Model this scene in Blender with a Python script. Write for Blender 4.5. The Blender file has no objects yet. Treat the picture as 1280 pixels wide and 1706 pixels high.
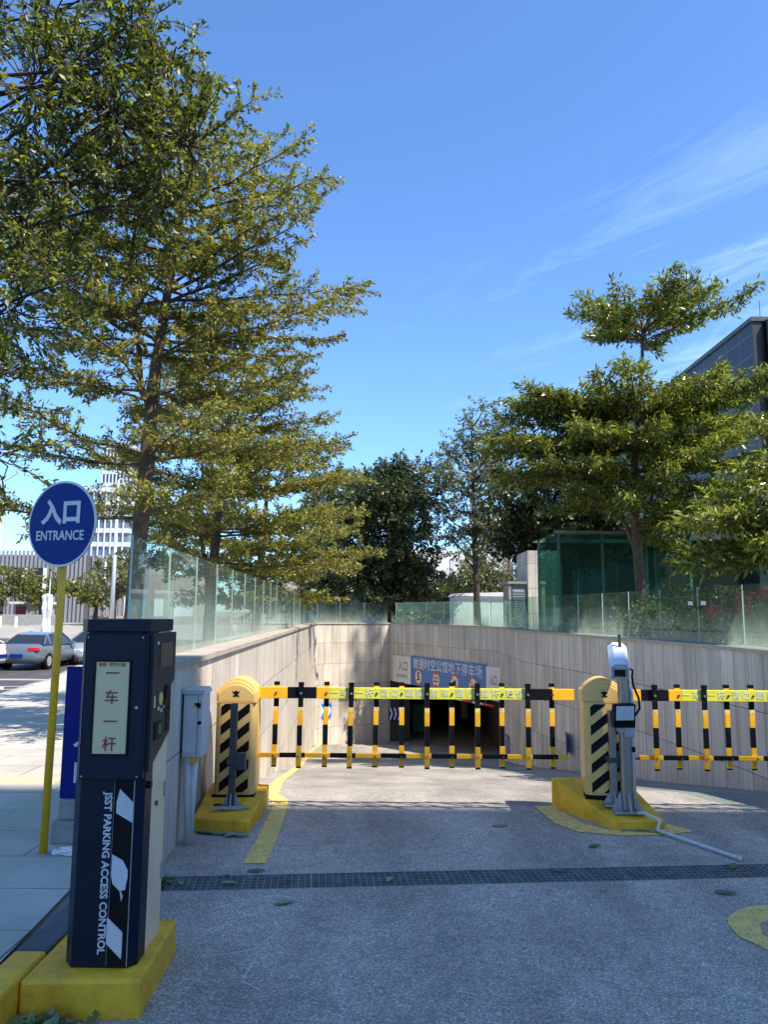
import bpy, bmesh, math, random
import numpy as np
from mathutils import Vector, Matrix, Euler
R = math.radians
S = bpy.context.scene
COL = S.collection

# ---------------------------------------------------------------- camera
F_PX = 1282.0; PITCH = R(7.4); ROLL = R(0.43); EYE = Vector((0, 0, 1.65))
cd = bpy.data.cameras.new('camera'); cam = bpy.data.objects.new('camera', cd); COL.objects.link(cam)
CM = Matrix.Rotation(R(90) + PITCH, 4, 'X') @ Matrix.Rotation(ROLL, 4, 'Z')
cam.matrix_world = Matrix.Translation(EYE) @ CM
cd.sensor_fit = 'VERTICAL'; cd.sensor_height = 36.0; cd.lens = 36.0 * F_PX / 1706.0
cd.clip_start = 0.05; cd.clip_end = 3000
S.camera = cam
S.render.resolution_x = 769; S.render.resolution_y = 1024

# ---------------------------------------------------------------- sun + sky
SUN = Vector((0.56, -0.42, 1.0)).normalized()          # towards the sun
sun_el = math.asin(SUN.z); sun_az = math.atan2(SUN.x, SUN.y)
ld = bpy.data.lights.new('sun', 'SUN'); ld.energy = 4.3; ld.angle = R(0.5); ld.color = (1.0, 0.92, 0.80)
so = bpy.data.objects.new('sun', ld); COL.objects.link(so)
so.rotation_euler = SUN.to_track_quat('Z', 'Y').to_euler()
W = bpy.data.worlds.new('World'); S.world = W; W.use_nodes = True
wt = W.node_tree; wn = wt.nodes; wl = wt.links; wn.clear()
wo = wn.new('ShaderNodeOutputWorld'); bg = wn.new('ShaderNodeBackground'); bg.inputs[1].default_value = 0.145
sky = wn.new('ShaderNodeTexSky'); sky.sky_type = 'NISHITA'; sky.sun_disc = False
sky.sun_elevation = sun_el; sky.sun_rotation = sun_az
sky.air_density = 1.0; sky.dust_density = 0.3; sky.ozone_density = 3.0; sky.altitude = 50
# thin cirrus streaks low on the right of the sky
tc = wn.new('ShaderNodeTexCoord'); mp = wn.new('ShaderNodeMapping')
mp0 = wn.new('ShaderNodeMapping'); mp0.inputs['Rotation'].default_value = (0, R(17), 0); mp.inputs['Scale'].default_value = (2.0, 2.0, 13.0)
nz = wn.new('ShaderNodeTexNoise'); nz.inputs['Scale'].default_value = 1.35; nz.inputs['Detail'].default_value = 8
nz.inputs['Roughness'].default_value = 0.70; nz.inputs['Distortion'].default_value = 0.5
cr = wn.new('ShaderNodeValToRGB'); cr.color_ramp.elements[0].position = 0.50; cr.color_ramp.elements[1].position = 0.80
cr.color_ramp.elements[1].color = (0.48, 0.48, 0.48, 1)
sx = wn.new('ShaderNodeSeparateXYZ')
mrx = wn.new('ShaderNodeMapRange'); mrx.inputs[1].default_value = -0.02; mrx.inputs[2].default_value = 0.40
mrz = wn.new('ShaderNodeMapRange'); mrz.inputs[1].default_value = 0.56; mrz.inputs[2].default_value = 0.40
mul1 = wn.new('ShaderNodeMath'); mul1.operation = 'MULTIPLY'; mul2 = wn.new('ShaderNodeMath'); mul2.operation = 'MULTIPLY'
mix = wn.new('ShaderNodeMix'); mix.data_type = 'RGBA'; mix.inputs[7].default_value = (4.2, 5.4, 7.0, 1)
tint = wn.new('ShaderNodeMix'); tint.data_type = 'RGBA'; tint.blend_type = 'MULTIPLY'; tint.inputs[0].default_value = 1.0
tint.inputs[7].default_value = (0.60, 0.80, 1.02, 1)
wl.new(tc.outputs['Generated'], mp0.inputs[0]); wl.new(mp0.outputs[0], mp.inputs[0]); wl.new(mp.outputs[0], nz.inputs[0]); wl.new(nz.outputs[0], cr.inputs[0])
wl.new(tc.outputs['Generated'], sx.inputs[0]); wl.new(sx.outputs[0], mrx.inputs[0]); wl.new(sx.outputs[2], mrz.inputs[0])
wl.new(mrx.outputs[0], mul1.inputs[0]); wl.new(mrz.outputs[0], mul1.inputs[1])
wl.new(cr.outputs[0], mul2.inputs[0]); wl.new(mul1.outputs[0], mul2.inputs[1])
wl.new(sky.outputs[0], tint.inputs[6]); wl.new(tint.outputs[2], mix.inputs[6]); wl.new(mul2.outputs[0], mix.inputs[0])
wl.new(mix.outputs[2], bg.inputs[0]); wl.new(bg.outputs[0], wo.inputs[0])
vs = S.view_settings; vs.view_transform = 'Standard'; vs.look = 'None'; vs.gamma = 1; vs.use_curve_mapping = False
vs.exposure = 1.0
S.cycles.max_bounces = 10; S.cycles.transparent_max_bounces = 24; S.cycles.caustics_reflective = False; S.cycles.caustics_refractive = False

# ---------------------------------------------------------------- materials
def lin(c):
    return tuple(((v / 255) / 12.92 if v / 255 <= 0.04045 else ((v / 255 + 0.055) / 1.055) ** 2.4) for v in c) + (1,)

class NT:
    def __init__(s, name):
        s.m = bpy.data.materials.new(name); s.m.use_nodes = True; s.t = s.m.node_tree; s.n = s.t.nodes; s.n.clear()
        s.out = s.n.new('ShaderNodeOutputMaterial')
    def N(s, typ, **kw):
        n = s.n.new('ShaderNode' + typ)
        for k, v in kw.items():
            if k.startswith('i_'): n.inputs[int(k[2:]) if k[2:].isdigit() else k[2:].replace('_', ' ')].default_value = v
            else: setattr(n, k, v)
        return n
    def L(s, a, b): s.t.links.new(a, b)
    def coord(s, kind='Object', scale=(1, 1, 1), rot=(0, 0, 0)):
        c = s.N('TexCoord'); m = s.N('Mapping'); m.inputs['Scale'].default_value = scale; m.inputs['Rotation'].default_value = rot
        s.L(c.outputs[kind], m.inputs[0]); return m.outputs[0]
    def noise(s, co, scale, detail=4, rough=.55):
        n = s.N('TexNoise', i_Scale=scale, i_Detail=detail, i_Roughness=rough); s.L(co, n.inputs[0]); return n.outputs[0]
    def ramp(s, f, stops):
        r = s.N('ValToRGB'); e = r.color_ramp.elements
        while len(e) < len(stops): e.new(.5)
        for q, (p, c) in zip(e, stops):
            q.position = p; q.color = (c, c, c, 1) if isinstance(c, (int, float)) else (tuple(c) + (1,))[:4]
        s.L(f, r.inputs[0]); return r.outputs[0]
    def mixc(s, f, a, b, blend='MIX'):
        n = s.N('Mix', data_type='RGBA', blend_type=blend)
        for v, i in ((f, 0), (a, 6), (b, 7)):
            if hasattr(v, 'links'): s.L(v, n.inputs[i])
            else: n.inputs[i].default_value = v if i == 0 else (tuple(v) + (1,))[:4]
        return n.outputs[2]
    def bsdf(s, col, rough=.6, metal=0, bump=None, bstr=.2, bdist=.01, spec=.5, **kw):
        b = s.N('BsdfPrincipled')
        if hasattr(col, 'links'): s.L(col, b.inputs['Base Color'])
        else: b.inputs['Base Color'].default_value = (tuple(col) + (1,))[:4]
        if hasattr(rough, 'links'): s.L(rough, b.inputs['Roughness'])
        else: b.inputs['Roughness'].default_value = rough
        b.inputs['Metallic'].default_value = metal; b.inputs['Specular IOR Level'].default_value = spec
        for k, v in kw.items(): b.inputs[k.replace('_', ' ')].default_value = v
        if bump is not None:
            q = s.N('Bump', i_Strength=bstr, i_Distance=bdist); s.L(bump, q.inputs['Height']); s.L(q.outputs[0], b.inputs['Normal'])
        return b
    def done(s, sh):
        s.L(sh.outputs[0] if hasattr(sh, 'outputs') else sh, s.out.inputs[0]); return s.m

def paint(name, col, rough=.5, metal=0, var=.25, scale=6, bump=.06, dirt=None, spec=.5, chips=None, edge=.68):
    """painted / plain surface with blotchy wear; col linear rgb"""
    t = NT(name); co = t.coord()
    n1 = t.noise(co, scale, 6, .6); n2 = t.noise(co, scale * 9, 3)
    a = tuple(c * (1 - var) for c in col[:3]); b = tuple(min(1, c * (1 + var * .5)) for c in col[:3])
    c = t.mixc(t.ramp(n1, [(.3, 0.), (.7, 1.)]), a, b)
    if dirt: c = t.mixc(t.ramp(t.noise(co, scale * .7, 8, .7), [(.52, 0.), (.72, .75)]), c, dirt)
    if chips: c = t.mixc(t.ramp(t.noise(co, scale * 4, 6, .7), [(edge, 0.), (edge + .03, 1.)]), c, chips)
    rr = t.ramp(n1, [(.2, max(0, rough - .1)), (.8, min(1, rough + .12))])
    return t.done(t.bsdf(c, rr, metal, bump=n2 if bump else None, bstr=bump, spec=spec))

def asphalt(name, base, speck=.5, warm=(1, 1, 1), lane=False, sc=1.0):
    t = NT(name); co = t.coord('Object')
    v = t.N('TexVoronoi', i_Scale=150.0 * sc); t.L(co, v.inputs[0])
    sp = t.N('SeparateColor'); t.L(v.outputs['Color'], sp.inputs[0])
    st = t.ramp(sp.outputs[0], [(0., .48), (.5, .85), (.85, 1.15), (1., 1.5 * speck + 1.0)])
    big = t.ramp(t.noise(co, .9, 7, .6), [(.3, .74), (.5, 1.), (.72, 1.2)])
    mid = t.ramp(t.noise(co, 9, 5, .65), [(.3, .86), (.7, 1.12)])
    c = t.mixc(1., tuple(base[i] * warm[i] for i in range(3)), st, 'MULTIPLY')
    c = t.mixc(1., c, big, 'MULTIPLY'); c = t.mixc(1., c, mid, 'MULTIPLY')
    tb = t.ramp(t.noise(t.coord('Object', (1, .16, 1)), 1.7, 4, .5), [(.40, 1.08), (.62, .78)])
    c = t.mixc(1., c, tb, 'MULTIPLY')
    vc = t.N('TexVoronoi', feature='DISTANCE_TO_EDGE', i_Scale=.55); wob = t.mixc(.12, co, t.noise(co, 3.0, 4), 'ADD'); t.L(wob, vc.inputs[0])
    c = t.mixc(t.ramp(vc.outputs['Distance'], [(.0, .10), (.006, 0.)]), c, tuple(x * .35 for x in base))
    stain = t.ramp(t.noise(co, 2.3, 8, .72), [(.56, 0.), (.75, .5)])
    c = t.mixc(stain, c, tuple(x * .45 for x in base))
    return t.done(t.bsdf(c, .85, bump=sp.outputs[0], bstr=.55, bdist=.004, spec=.35))

def stone(name, c1, c2, bw=.30, rh=.665, mortar=.0045, streak=.3, off=0.64, mcol=(.10, .09, .08)):
    """tall stone facing panels laid out on the UV map (metres)"""
    t = NT(name); tcd = t.N('TexCoord'); m = t.N('Mapping'); m.inputs['Location'].default_value = (0, -off, 0)
    t.L(tcd.outputs['UV'], m.inputs[0])
    b = t.N('TexBrick', offset=0.0, offset_frequency=2, squash=1.0)
    b.inputs['Color1'].default_value = (tuple(c1) + (1,))[:4]; b.inputs['Color2'].default_value = (tuple(c2) + (1,))[:4]
    b.inputs['Mortar'].default_value = mcol + (1,); b.inputs['Scale'].default_value = 1
    b.inputs['Mortar Size'].default_value = mortar; b.inputs['Brick Width'].default_value = bw; b.inputs['Row Height'].default_value = rh
    b.inputs['Mortar Smooth'].default_value = .2
    t.L(m.outputs[0], b.inputs[0])
    ms = t.N('Mapping'); ms.inputs['Scale'].default_value = (7, .35, 1); t.L(tcd.outputs['UV'], ms.inputs[0])
    n = t.noise(ms.outputs[0], 1.6, 7, .65)
    c = t.mixc(1., b.outputs[0], t.ramp(n, [(.25, 1 - streak), (.55, 1.), (.8, 1.12)]), 'MULTIPLY')
    n2 = t.noise(t.coord('UV'), 1.1, 6, .65)
    c = t.mixc(1., c, t.ramp(n2, [(.3, .82), (.7, 1.1)]), 'MULTIPLY')
    return t.done(t.bsdf(c, .75, bump=b.outputs['Fac'], bstr=-.4, bdist=.008, spec=.3))

def glass(name, tint, dirt=.35, h0=0, h1=.8, rough=.02, cloud=.12, pwr=2.6):
    t = NT(name); co = t.coord()
    tr = t.N('BsdfTransparent'); tr.inputs[0].default_value = (tuple(tint) + (1,))[:4]
    gl = t.N('BsdfGlossy'); gl.inputs['Roughness'].default_value = rough; gl.inputs[0].default_value = (.9, 1, .97, 1)
    fr = t.N('Fresnel'); fr.inputs[0].default_value = 1.38
    ge = t.N('NewGeometry'); nb = t.N('Math', operation='MULTIPLY_ADD'); t.L(ge.outputs['Backfacing'], nb.inputs[0]); nb.inputs[1].default_value = -1; nb.inputs[2].default_value = 1
    ff = t.N('Math', operation='MULTIPLY'); t.L(fr.outputs[0], ff.inputs[0]); t.L(nb.outputs[0], ff.inputs[1])
    m1 = t.N('MixShader'); t.L(ff.outputs[0], m1.inputs[0]); t.L(tr.outputs[0], m1.inputs[1]); t.L(gl.outputs[0], m1.inputs[2])
    # dust film, thickest at the foot of the pane
    df = t.N('BsdfDiffuse'); df.inputs[0].default_value = (.62, .68, .58, 1)
    ts = t.N('BsdfTranslucent'); ts.inputs[0].default_value = (.66, .74, .60, 1)
    ad = t.N('MixShader'); ad.inputs[0].default_value = .5; t.L(df.outputs[0], ad.inputs[1]); t.L(ts.outputs[0], ad.inputs[2])
    sx = t.N('SeparateXYZ'); t.L(co, sx.inputs[0])
    mr = t.N('MapRange'); mr.inputs[1].default_value = h0; mr.inputs[2].default_value = h1; mr.inputs[3].default_value = 1; mr.inputs[4].default_value = 0
    t.L(sx.outputs[2], mr.inputs[0])
    pw = t.N('Math', operation='POWER'); pw.inputs[1].default_value = pwr; t.L(mr.outputs[0], pw.inputs[0])
    n = t.ramp(t.noise(t.coord('Object', (1, 1, .5)), 2.2, 6, .6), [(.3, .5), (.7, 1.2)])
    mm = t.N('Math', operation='MULTIPLY'); t.L(pw.outputs[0], mm.inputs[0]); t.L(n, mm.inputs[1])
    m3 = t.N('Math', operation='MULTIPLY_ADD'); t.L(mm.outputs[0], m3.inputs[0]); m3.inputs[1].default_value = dirt; m3.inputs[2].default_value = cloud
    m2 = t.N('MixShader'); t.L(m3.outputs[0], m2.inputs[0]); t.L(m1.outputs[0], m2.inputs[1]); t.L(ad.outputs[0], m2.inputs[2])
    return t.done(m2)

def leafmat(name, dark, mid, light, trans=.3, rough=.42):
    t = NT(name); a = t.N('Attribute', attribute_name='var')
    c = t.ramp(a.outputs['Fac'], [(0., dark), (.5, mid), (1., light)])
    b = t.bsdf(c, rough, spec=.5)
    tl = t.N('BsdfTranslucent'); cc = t.mixc(1., c, (1.6, 1.7, .6), 'MULTIPLY'); t.L(cc, tl.inputs[0])
    m = t.N('MixShader'); m.inputs[0].default_value = trans; t.L(b.outputs[0], m.inputs[1]); t.L(tl.outputs[0], m.inputs[2])
    return t.done(m)

M = {}
M['asphalt'] = asphalt('asphalt', (.49, .42, .345))
M['ramp'] = asphalt('ramp_concrete', (.38, .35, .31), .12, sc=.8)
M['street'] = asphalt('street_asphalt', (.085, .08, .078), .4)
M['ground'] = paint('pale_ground', (.34, .31, .26), .9, var=.3, scale=.4, bump=.1)
M['soil'] = paint('garden_soil', (.10, .12, .05), .95, var=.5, scale=2.0, bump=.4)
M['stone_w'] = stone('warm_stone', (.66, .59, .50), (.52, .465, .395), streak=.4)
M['stone_g'] = stone('grey_stone', (.70, .635, .545), (.55, .50, .43), streak=.45)
M['coping'] = paint('coping_stone', (.42, .36, .30), .7, var=.2, scale=3)
M['yellow'] = paint('worn_yellow_paint', (1.0, .48, .025), .6, var=.35, scale=7, bump=.3, dirt=(.52, .27, .03), chips=(.20, .17, .13), edge=.66)
M['road_yellow'] = paint('road_paint', (.95, .62, .17), .8, var=.25, scale=12, bump=.3, chips=(.3, .27, .23), edge=.56)
M['white_line'] = paint('white_road_paint', (.55, .55, .55), .8, var=.3, scale=9)
M['cab_yellow'] = paint('barrier_cabinet_paint', (.82, .52, .17), .42, var=.12, scale=3, bump=.02, dirt=(.62, .40, .13))
M['arm_yellow'] = paint('barrier_yellow', (.92, .45, .008), .4, var=.12, scale=5, bump=0)
M['arm_text'] = paint('reflective_yellow', (.72, .66, .05), .35, var=.12, scale=8, bump=0)
M['arm_letter'] = paint('faded_letters', (.62, .64, .42), .4, var=.1, bump=0)
M['refl_white'] = paint('reflective_white', (.75, .75, .72), .4, var=.08, bump=0)
M['black'] = paint('black_paint', (.006, .006, .008), .5, var=.3, bump=0, spec=.15)
M['navy'] = paint('navy_metal', (.004, .012, .030), .42, var=.3, scale=3, bump=.02, dirt=(.010, .018, .034), spec=.22)
M['navy_side'] = paint('slate_panel', (.028, .030, .040), .45, var=.2, bump=.02, spec=.2)
M['beige'] = paint('beige_metal', (.90, .66, .40), .5, var=.12, scale=4, dirt=(.70, .50, .30))
M['screen'] = paint('lcd_screen', (.62, .56, .33), .3, var=.1, scale=2, bump=0)
M['maroon'] = paint('maroon_ink', (.25, .015, .06), .5, var=.1, bump=0)
M['white'] = paint('white_paint', (.72, .72, .72), .5, var=.1, bump=0)
M['label_white'] = paint('sticker_white', (.62, .63, .68), .35, var=.15, bump=0)
M['signblue'] = paint('sign_blue', (.0005, .030, .20), .45, var=.15, scale=2, bump=0, spec=.15)
M['deepblue'] = paint('deep_blue', (.001, .010, .17), .4, var=.1, bump=0, spec=.2)
M['bannerblue'] = paint('banner_blue', (.05, .19, .52), .5, var=.15, scale=2, bump=0)
M['skyblue'] = paint('bright_blue', (.01, .16, .60), .4, var=.1, bump=0)
M['signgrey'] = paint('sign_silver', (.45, .47, .5), .35, metal=.6, var=.1, bump=0)
M['pole_yellow'] = paint('pole_yellow', (.80, .43, .012), .45, var=.2, scale=6, bump=.05, chips=(.10, .07, .03), edge=.70)
M['boxgrey'] = paint('pale_grey_box', (.58, .60, .60), .5, var=.12, scale=4, dirt=(.45, .45, .43))
M['steel'] = paint('brushed_steel', (.38, .35, .32), .34, metal=.75, var=.06, scale=3, bump=.02)
M['galv'] = paint('galvanised', (.42, .44, .46), .45, metal=.4, var=.15, scale=8, dirt=(.3, .3, .3))
M['darkgrey'] = paint('dark_grey_paint', (.06, .062, .065), .45, var=.2, bump=.02)
M['grate'] = paint('grate_metal', (.28, .285, .28), .5, metal=.2, var=.35, scale=9, dirt=(.12, .115, .10))
M['drain'] = paint('drain_channel', (.010, .010, .010), .9, var=.4)
M['camwhite'] = paint('camera_white', (.62, .66, .72), .35, var=.06, bump=0)
M['lens'] = paint('black_lens', (.005, .005, .007), .08, var=0, bump=0)
M['led'] = paint('led_face', (.62, .64, .72), .25, var=.1, scale=30, bump=0)
M['pvc'] = paint('white_pvc', (.62, .62, .60), .4, var=.15, scale=8, dirt=(.4, .37, .32))
M['concrete'] = paint('concrete', (.33, .32, .30), .85, var=.3, scale=5, bump=.3, dirt=(.2, .19, .17))
M['kerbgrey'] = paint('kerb_dark', (.10, .11, .12), .8, var=.35, scale=6, bump=.3)
M['trunk'] = paint('bark', (.13, .09, .06), .9, var=.5, scale=9, bump=.8, dirt=(.26, .20, .14))
M['trunk_dark'] = paint('dark_bark', (.075, .055, .04), .9, var=.5, scale=9, bump=.8)
M['glass_l'] = glass('pale_green_glass', (.86, .94, .91), .42, 0, .95, cloud=.05, pwr=2.0)
M['glass_r'] = glass('green_glass', (.82, .93, .89), .40, 0, .62, cloud=.02, pwr=2.4)
M['glass_dark'] = glass('deep_green_glass', (.42, .64, .60), .10, 0, 2.2, cloud=.03)
M['pane_edge'] = paint('pane_edge', (.45, .60, .52), .3, var=.1, bump=0)
M['glass_edge'] = paint('glass_edge', (.05, .16, .14), .2, var=.1, bump=0)
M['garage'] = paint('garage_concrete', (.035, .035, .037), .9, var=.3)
M['green'] = paint('green_plastic', (.01, .16, .05), .5, var=.2, bump=0)
M['red'] = paint('red_paint', (.55, .02, .02), .45, var=.1, bump=0)
M['redring'] = paint('sign_red', (.62, .07, .09), .5, var=.2, bump=0)
M['lv_t'] = leafmat('olive_foliage', (.06, .064, .014), (.205, .195, .045), (.50, .45, .15), .36)
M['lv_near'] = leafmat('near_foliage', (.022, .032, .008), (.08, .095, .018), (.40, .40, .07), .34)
M['lv_right'] = leafmat('fresh_foliage', (.030, .046, .010), (.145, .17, .034), (.48, .50, .12), .32, .28)
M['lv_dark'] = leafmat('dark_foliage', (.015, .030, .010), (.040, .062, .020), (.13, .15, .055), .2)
M['lv_grey'] = leafmat('grey_green_foliage', (.045, .06, .026), (.13, .145, .07), (.30, .30, .17), .3)
M['lv_yell'] = leafmat('yellow_green_foliage', (.05, .06, .012), (.16, .17, .04), (.32, .30, .09), .3)
M['lv_fall'] = leafmat('fallen_foliage', (.04, .07, .025), (.12, .17, .06), (.30, .33, .16), .1)
M['petal'] = leafmat('pink_petals', (.40, .04, .05), (.60, .07, .09), (.75, .20, .20), .3)
# ---------------------------------------------------------------- mesh helpers
class MB:
    """collects shapes; build() links them as ONE mesh object"""
    def __init__(s): s.v = []; s.f = []; s.uv = {}; s.mi = []
    def add(s, vs, fs, mi=0):
        k = len(s.v); s.v += [tuple(p) for p in vs]; s.f += [tuple(i + k for i in f) for f in fs]; s.mi += [mi] * len(fs); return s
    def box(s, x0, x1, y0, y1, z0, z1, mi=0, mat=None):
        vs = [(x, y, z) for z in (z0, z1) for y in (y0, y1) for x in (x0, x1)]
        if mat: vs = [mat @ Vector(p) for p in vs]
        return s.add(vs, [(0, 2, 3, 1), (4, 5, 7, 6), (0, 1, 5, 4), (2, 6, 7, 3), (0, 4, 6, 2), (1, 3, 7, 5)], mi)
    def prism(s, poly, z0, z1, mi=0, axis='z', top=None):
        """poly extruded along axis; axis y: poly is (x,z); axis x: poly is (y,z)"""
        n = len(poly)
        def q(p, h):
            return (p[0], p[1], h) if axis == 'z' else ((p[0], h, p[1]) if axis == 'y' else (h, p[0], p[1]))
        b = [q(p, z0) for p in poly]; t = [q(p, z1) for p in (top or poly)]
        fs = [tuple(range(n))[::-1], tuple(range(n, 2 * n))] + [(i, (i + 1) % n, n + (i + 1) % n, n + i) for i in range(n)]
        return s.add(b + t, fs, mi)
    def tube(s, pts, rad, n=8, mi=0, cap=True):
        pts = [Vector(p) for p in pts]; m = len(pts)
        rad = [rad] * m if not hasattr(rad, '__len__') else rad
        vs = []; up = Vector((0, 0, 1)); last = None
        for i, p in enumerate(pts):
            d = (pts[min(i + 1, m - 1)] - pts[max(i - 1, 0)]).normalized()
            if last is None:
                a = d.cross(up) if abs(d.z) < .95 else d.cross(Vector((1, 0, 0)))
            else:
                a = last - d * last.dot(d)
            a.normalize(); last = a; b = d.cross(a)
            for k in range(n):
                t = 2 * math.pi * k / n; vs.append(p + (a * math.cos(t) + b * math.sin(t)) * rad[i])
        fs = [(i * n + k, i * n + (k + 1) % n, (i + 1) * n + (k + 1) % n, (i + 1) * n + k) for i in range(m - 1) for k in range(n)]
        if cap: fs += [tuple(range(n))[::-1], tuple(range((m - 1) * n, m * n))]
        return s.add(vs, fs, mi)
    def disc(s, c, r, nrm, n=32, mi=0, th=.004):
        c = Vector(c); d = Vector(nrm).normalized(); return s.tube([c, c + d * th], r, n, mi)
    def quad(s, a, b, c, d, mi=0): return s.add([a, b, c, d], [(0, 1, 2, 3)], mi)
    def build(s, name, mats, parent=None, smooth=False, bevel=0, uvf=None, normals=True, label=None):
        used = sorted({i for f in s.f for i in f})
        if len(used) < len(s.v):
            mp = {u: i for i, u in enumerate(used)}; s.v = [s.v[u] for u in used]; s.f = [tuple(mp[i] for i in f) for f in s.f]
        me = bpy.data.meshes.new(name); me.from_pydata(s.v, [], s.f)
        mats = mats if isinstance(mats, (list, tuple)) else [mats]
        for m in mats: me.materials.append(M[m] if isinstance(m, str) else m)
        me.polygons.foreach_set('material_index', s.mi)
        if uvf:
            ul = me.uv_layers.new(name='UVMap'); co = [v.co for v in me.vertices]
            for l in me.loops: ul.data[l.index].uv = uvf[l.vertex_index] if isinstance(uvf, list) else uvf(co[l.vertex_index])
        if normals:
            bm = bmesh.new(); bm.from_mesh(me); bmesh.ops.recalc_face_normals(bm, faces=bm.faces); bm.to_mesh(me); bm.free()
        if smooth: me.polygons.foreach_set('use_smooth', [True] * len(me.polygons))
        me.update()
        o = bpy.data.objects.new(name, me); COL.objects.link(o)
        if parent: o.parent = parent
        if bevel:
            b = o.modifiers.new('b', 'BEVEL'); b.width = bevel; b.segments = 2; b.limit_method = 'ANGLE'; b.angle_limit = R(40)
        if smooth == 'auto':
            pass
        if label: o['label'] = label
        return o

def tag(o, label, cat, group=None, kind=None):
    if label: o['label'] = label
    if cat: o['category'] = cat
    if group: o['group'] = group
    if kind: o['kind'] = kind
    return o
def struct(o): o['kind'] = 'structure'; return o
def thing(name, label, cat, loc=(0, 0, 0), rz=0, group=None, rx=0, ry=0):
    o = bpy.data.objects.new(name, None); COL.objects.link(o); o.location = loc; o.rotation_euler = (rx, ry, rz)
    o.empty_display_size = .1
    return tag(o, label, cat, group)
def copy_tree(o, parent=None):
    c = o.copy(); COL.objects.link(c)
    if parent: c.parent = parent
    for ch in o.children: copy_tree(ch, c)
    return c

def text(body, size, mat, parent, loc, rot=(R(90), 0, 0), name='lettering', bold=0, ext=.0015, ax='CENTER', sx=1, line=1):
    c = bpy.data.curves.new(name, 'FONT'); c.body = body; c.size = size; c.align_x = ax; c.align_y = 'CENTER'
    c.offset = bold; c.extrude = ext; c.space_line = line; c.resolution_u = 3
    o = bpy.data.objects.new(name, c); COL.objects.link(o)
    dg = bpy.context.evaluated_depsgraph_get()
    me = bpy.data.meshes.new_from_object(o.evaluated_get(dg)); me.materials.clear(); me.materials.append(M[mat])
    bpy.data.objects.remove(o); bpy.data.curves.remove(c)
    me.transform(Matrix.LocRotScale(Vector(loc), Euler(rot), None) @ Matrix.Diagonal((sx, 1, 1, 1)))
    q = bpy.data.objects.new(name, me); COL.objects.link(q); q.parent = parent
    return q

# ---------------------------------------------------------------- terrain
def lerp(a, b, t): return a + (b - a) * max(0., min(1., t))
def pw(x, pts):
    if x <= pts[0][0]: return pts[0][1]
    for (a, b), (c, d) in zip(pts, pts[1:]):
        if x <= c: return b + (d - b) * (x - a) / (c - a)
    return pts[-1][1]
def z_left(y): return pw(y, [(8, .15), (27, -.75), (40, -.75), (80, .1)])
def z_back(y): return pw(y, [(38, 1.0), (60, .1), (80, .1)])
def terrain(x, y):
    if y < 27 and x > 2: return 1.1
    return lerp(z_left(y), z_back(y), (x + 6.5) / 3.5)
def z_floor(y): return pw(y, [(6.9, 0), (8, -.12), (11.5, -.72), (15.5, -1.33), (20, -2.02), (26, -2.62)])
TOP = 1.29                                            # top of every coping round the pit

def smooth_line(pts, step=.4):
    out = []
    n = len(pts)
    for i in range(n - 1):
        p0 = pts[max(i - 1, 0)]; p1 = pts[i]; p2 = pts[i + 1]; p3 = pts[min(i + 2, n - 1)]
        k = max(1, int(math.dist(p1, p2) / step))
        for j in range(k):
            t = j / k
            out.append(tuple(.5 * (2 * p1[a] + (p2[a] - p0[a]) * t + (2 * p0[a] - 5 * p1[a] + 4 * p2[a] - p3[a]) * t * t + (3 * p1[a] - p0[a] - 3 * p2[a] + p3[a]) * t ** 3) for a in (0, 1)))
    return out + [pts[-1]]
def subdiv(pts, step=.5):
    out = []
    for a, b in zip(pts, pts[1:]):
        k = max(1, int(math.dist(a, b) / step))
        out += [(a[0] + (b[0] - a[0]) * j / k, a[1] + (b[1] - a[1]) * j / k) for j in range(k)]
    return out + [pts[-1]]
def offset_line(pts, d):
    """d > 0: to the left of the direction of travel"""
    out = []
    for i, p in enumerate(pts):
        a = pts[max(i - 1, 0)]; b = pts[min(i + 1, len(pts) - 1)]
        dx, dy = b[0] - a[0], b[1] - a[1]; L = math.hypot(dx, dy) or 1
        out.append((p[0] - dy / L * d, p[1] + dx / L * d))
    return out

LEFT = subdiv([(-1.44, 5.15), (-1.98, 20.0), (-2.16, 24.4)], .7)
FAR = smooth_line([(-2.16, 24.4), (-2.12, 24.9), (-1.9, 25.25), (-1.4, 25.55), (0.25, 26.4)], .3)
BACK = subdiv([(0.25, 26.4), (3.05, 20.4)], .5)
RIGHT = smooth_line([(3.05, 20.4), (3.0, 19.0), (2.95, 16.3), (3.20, 15.0), (3.45, 13.7), (3.69, 11.5), (3.90, 9.4), (3.98, 7.95), (4.05, 5.5), (4.3, 2), (4.8, -3), (5.2, -7)], .5)

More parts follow.
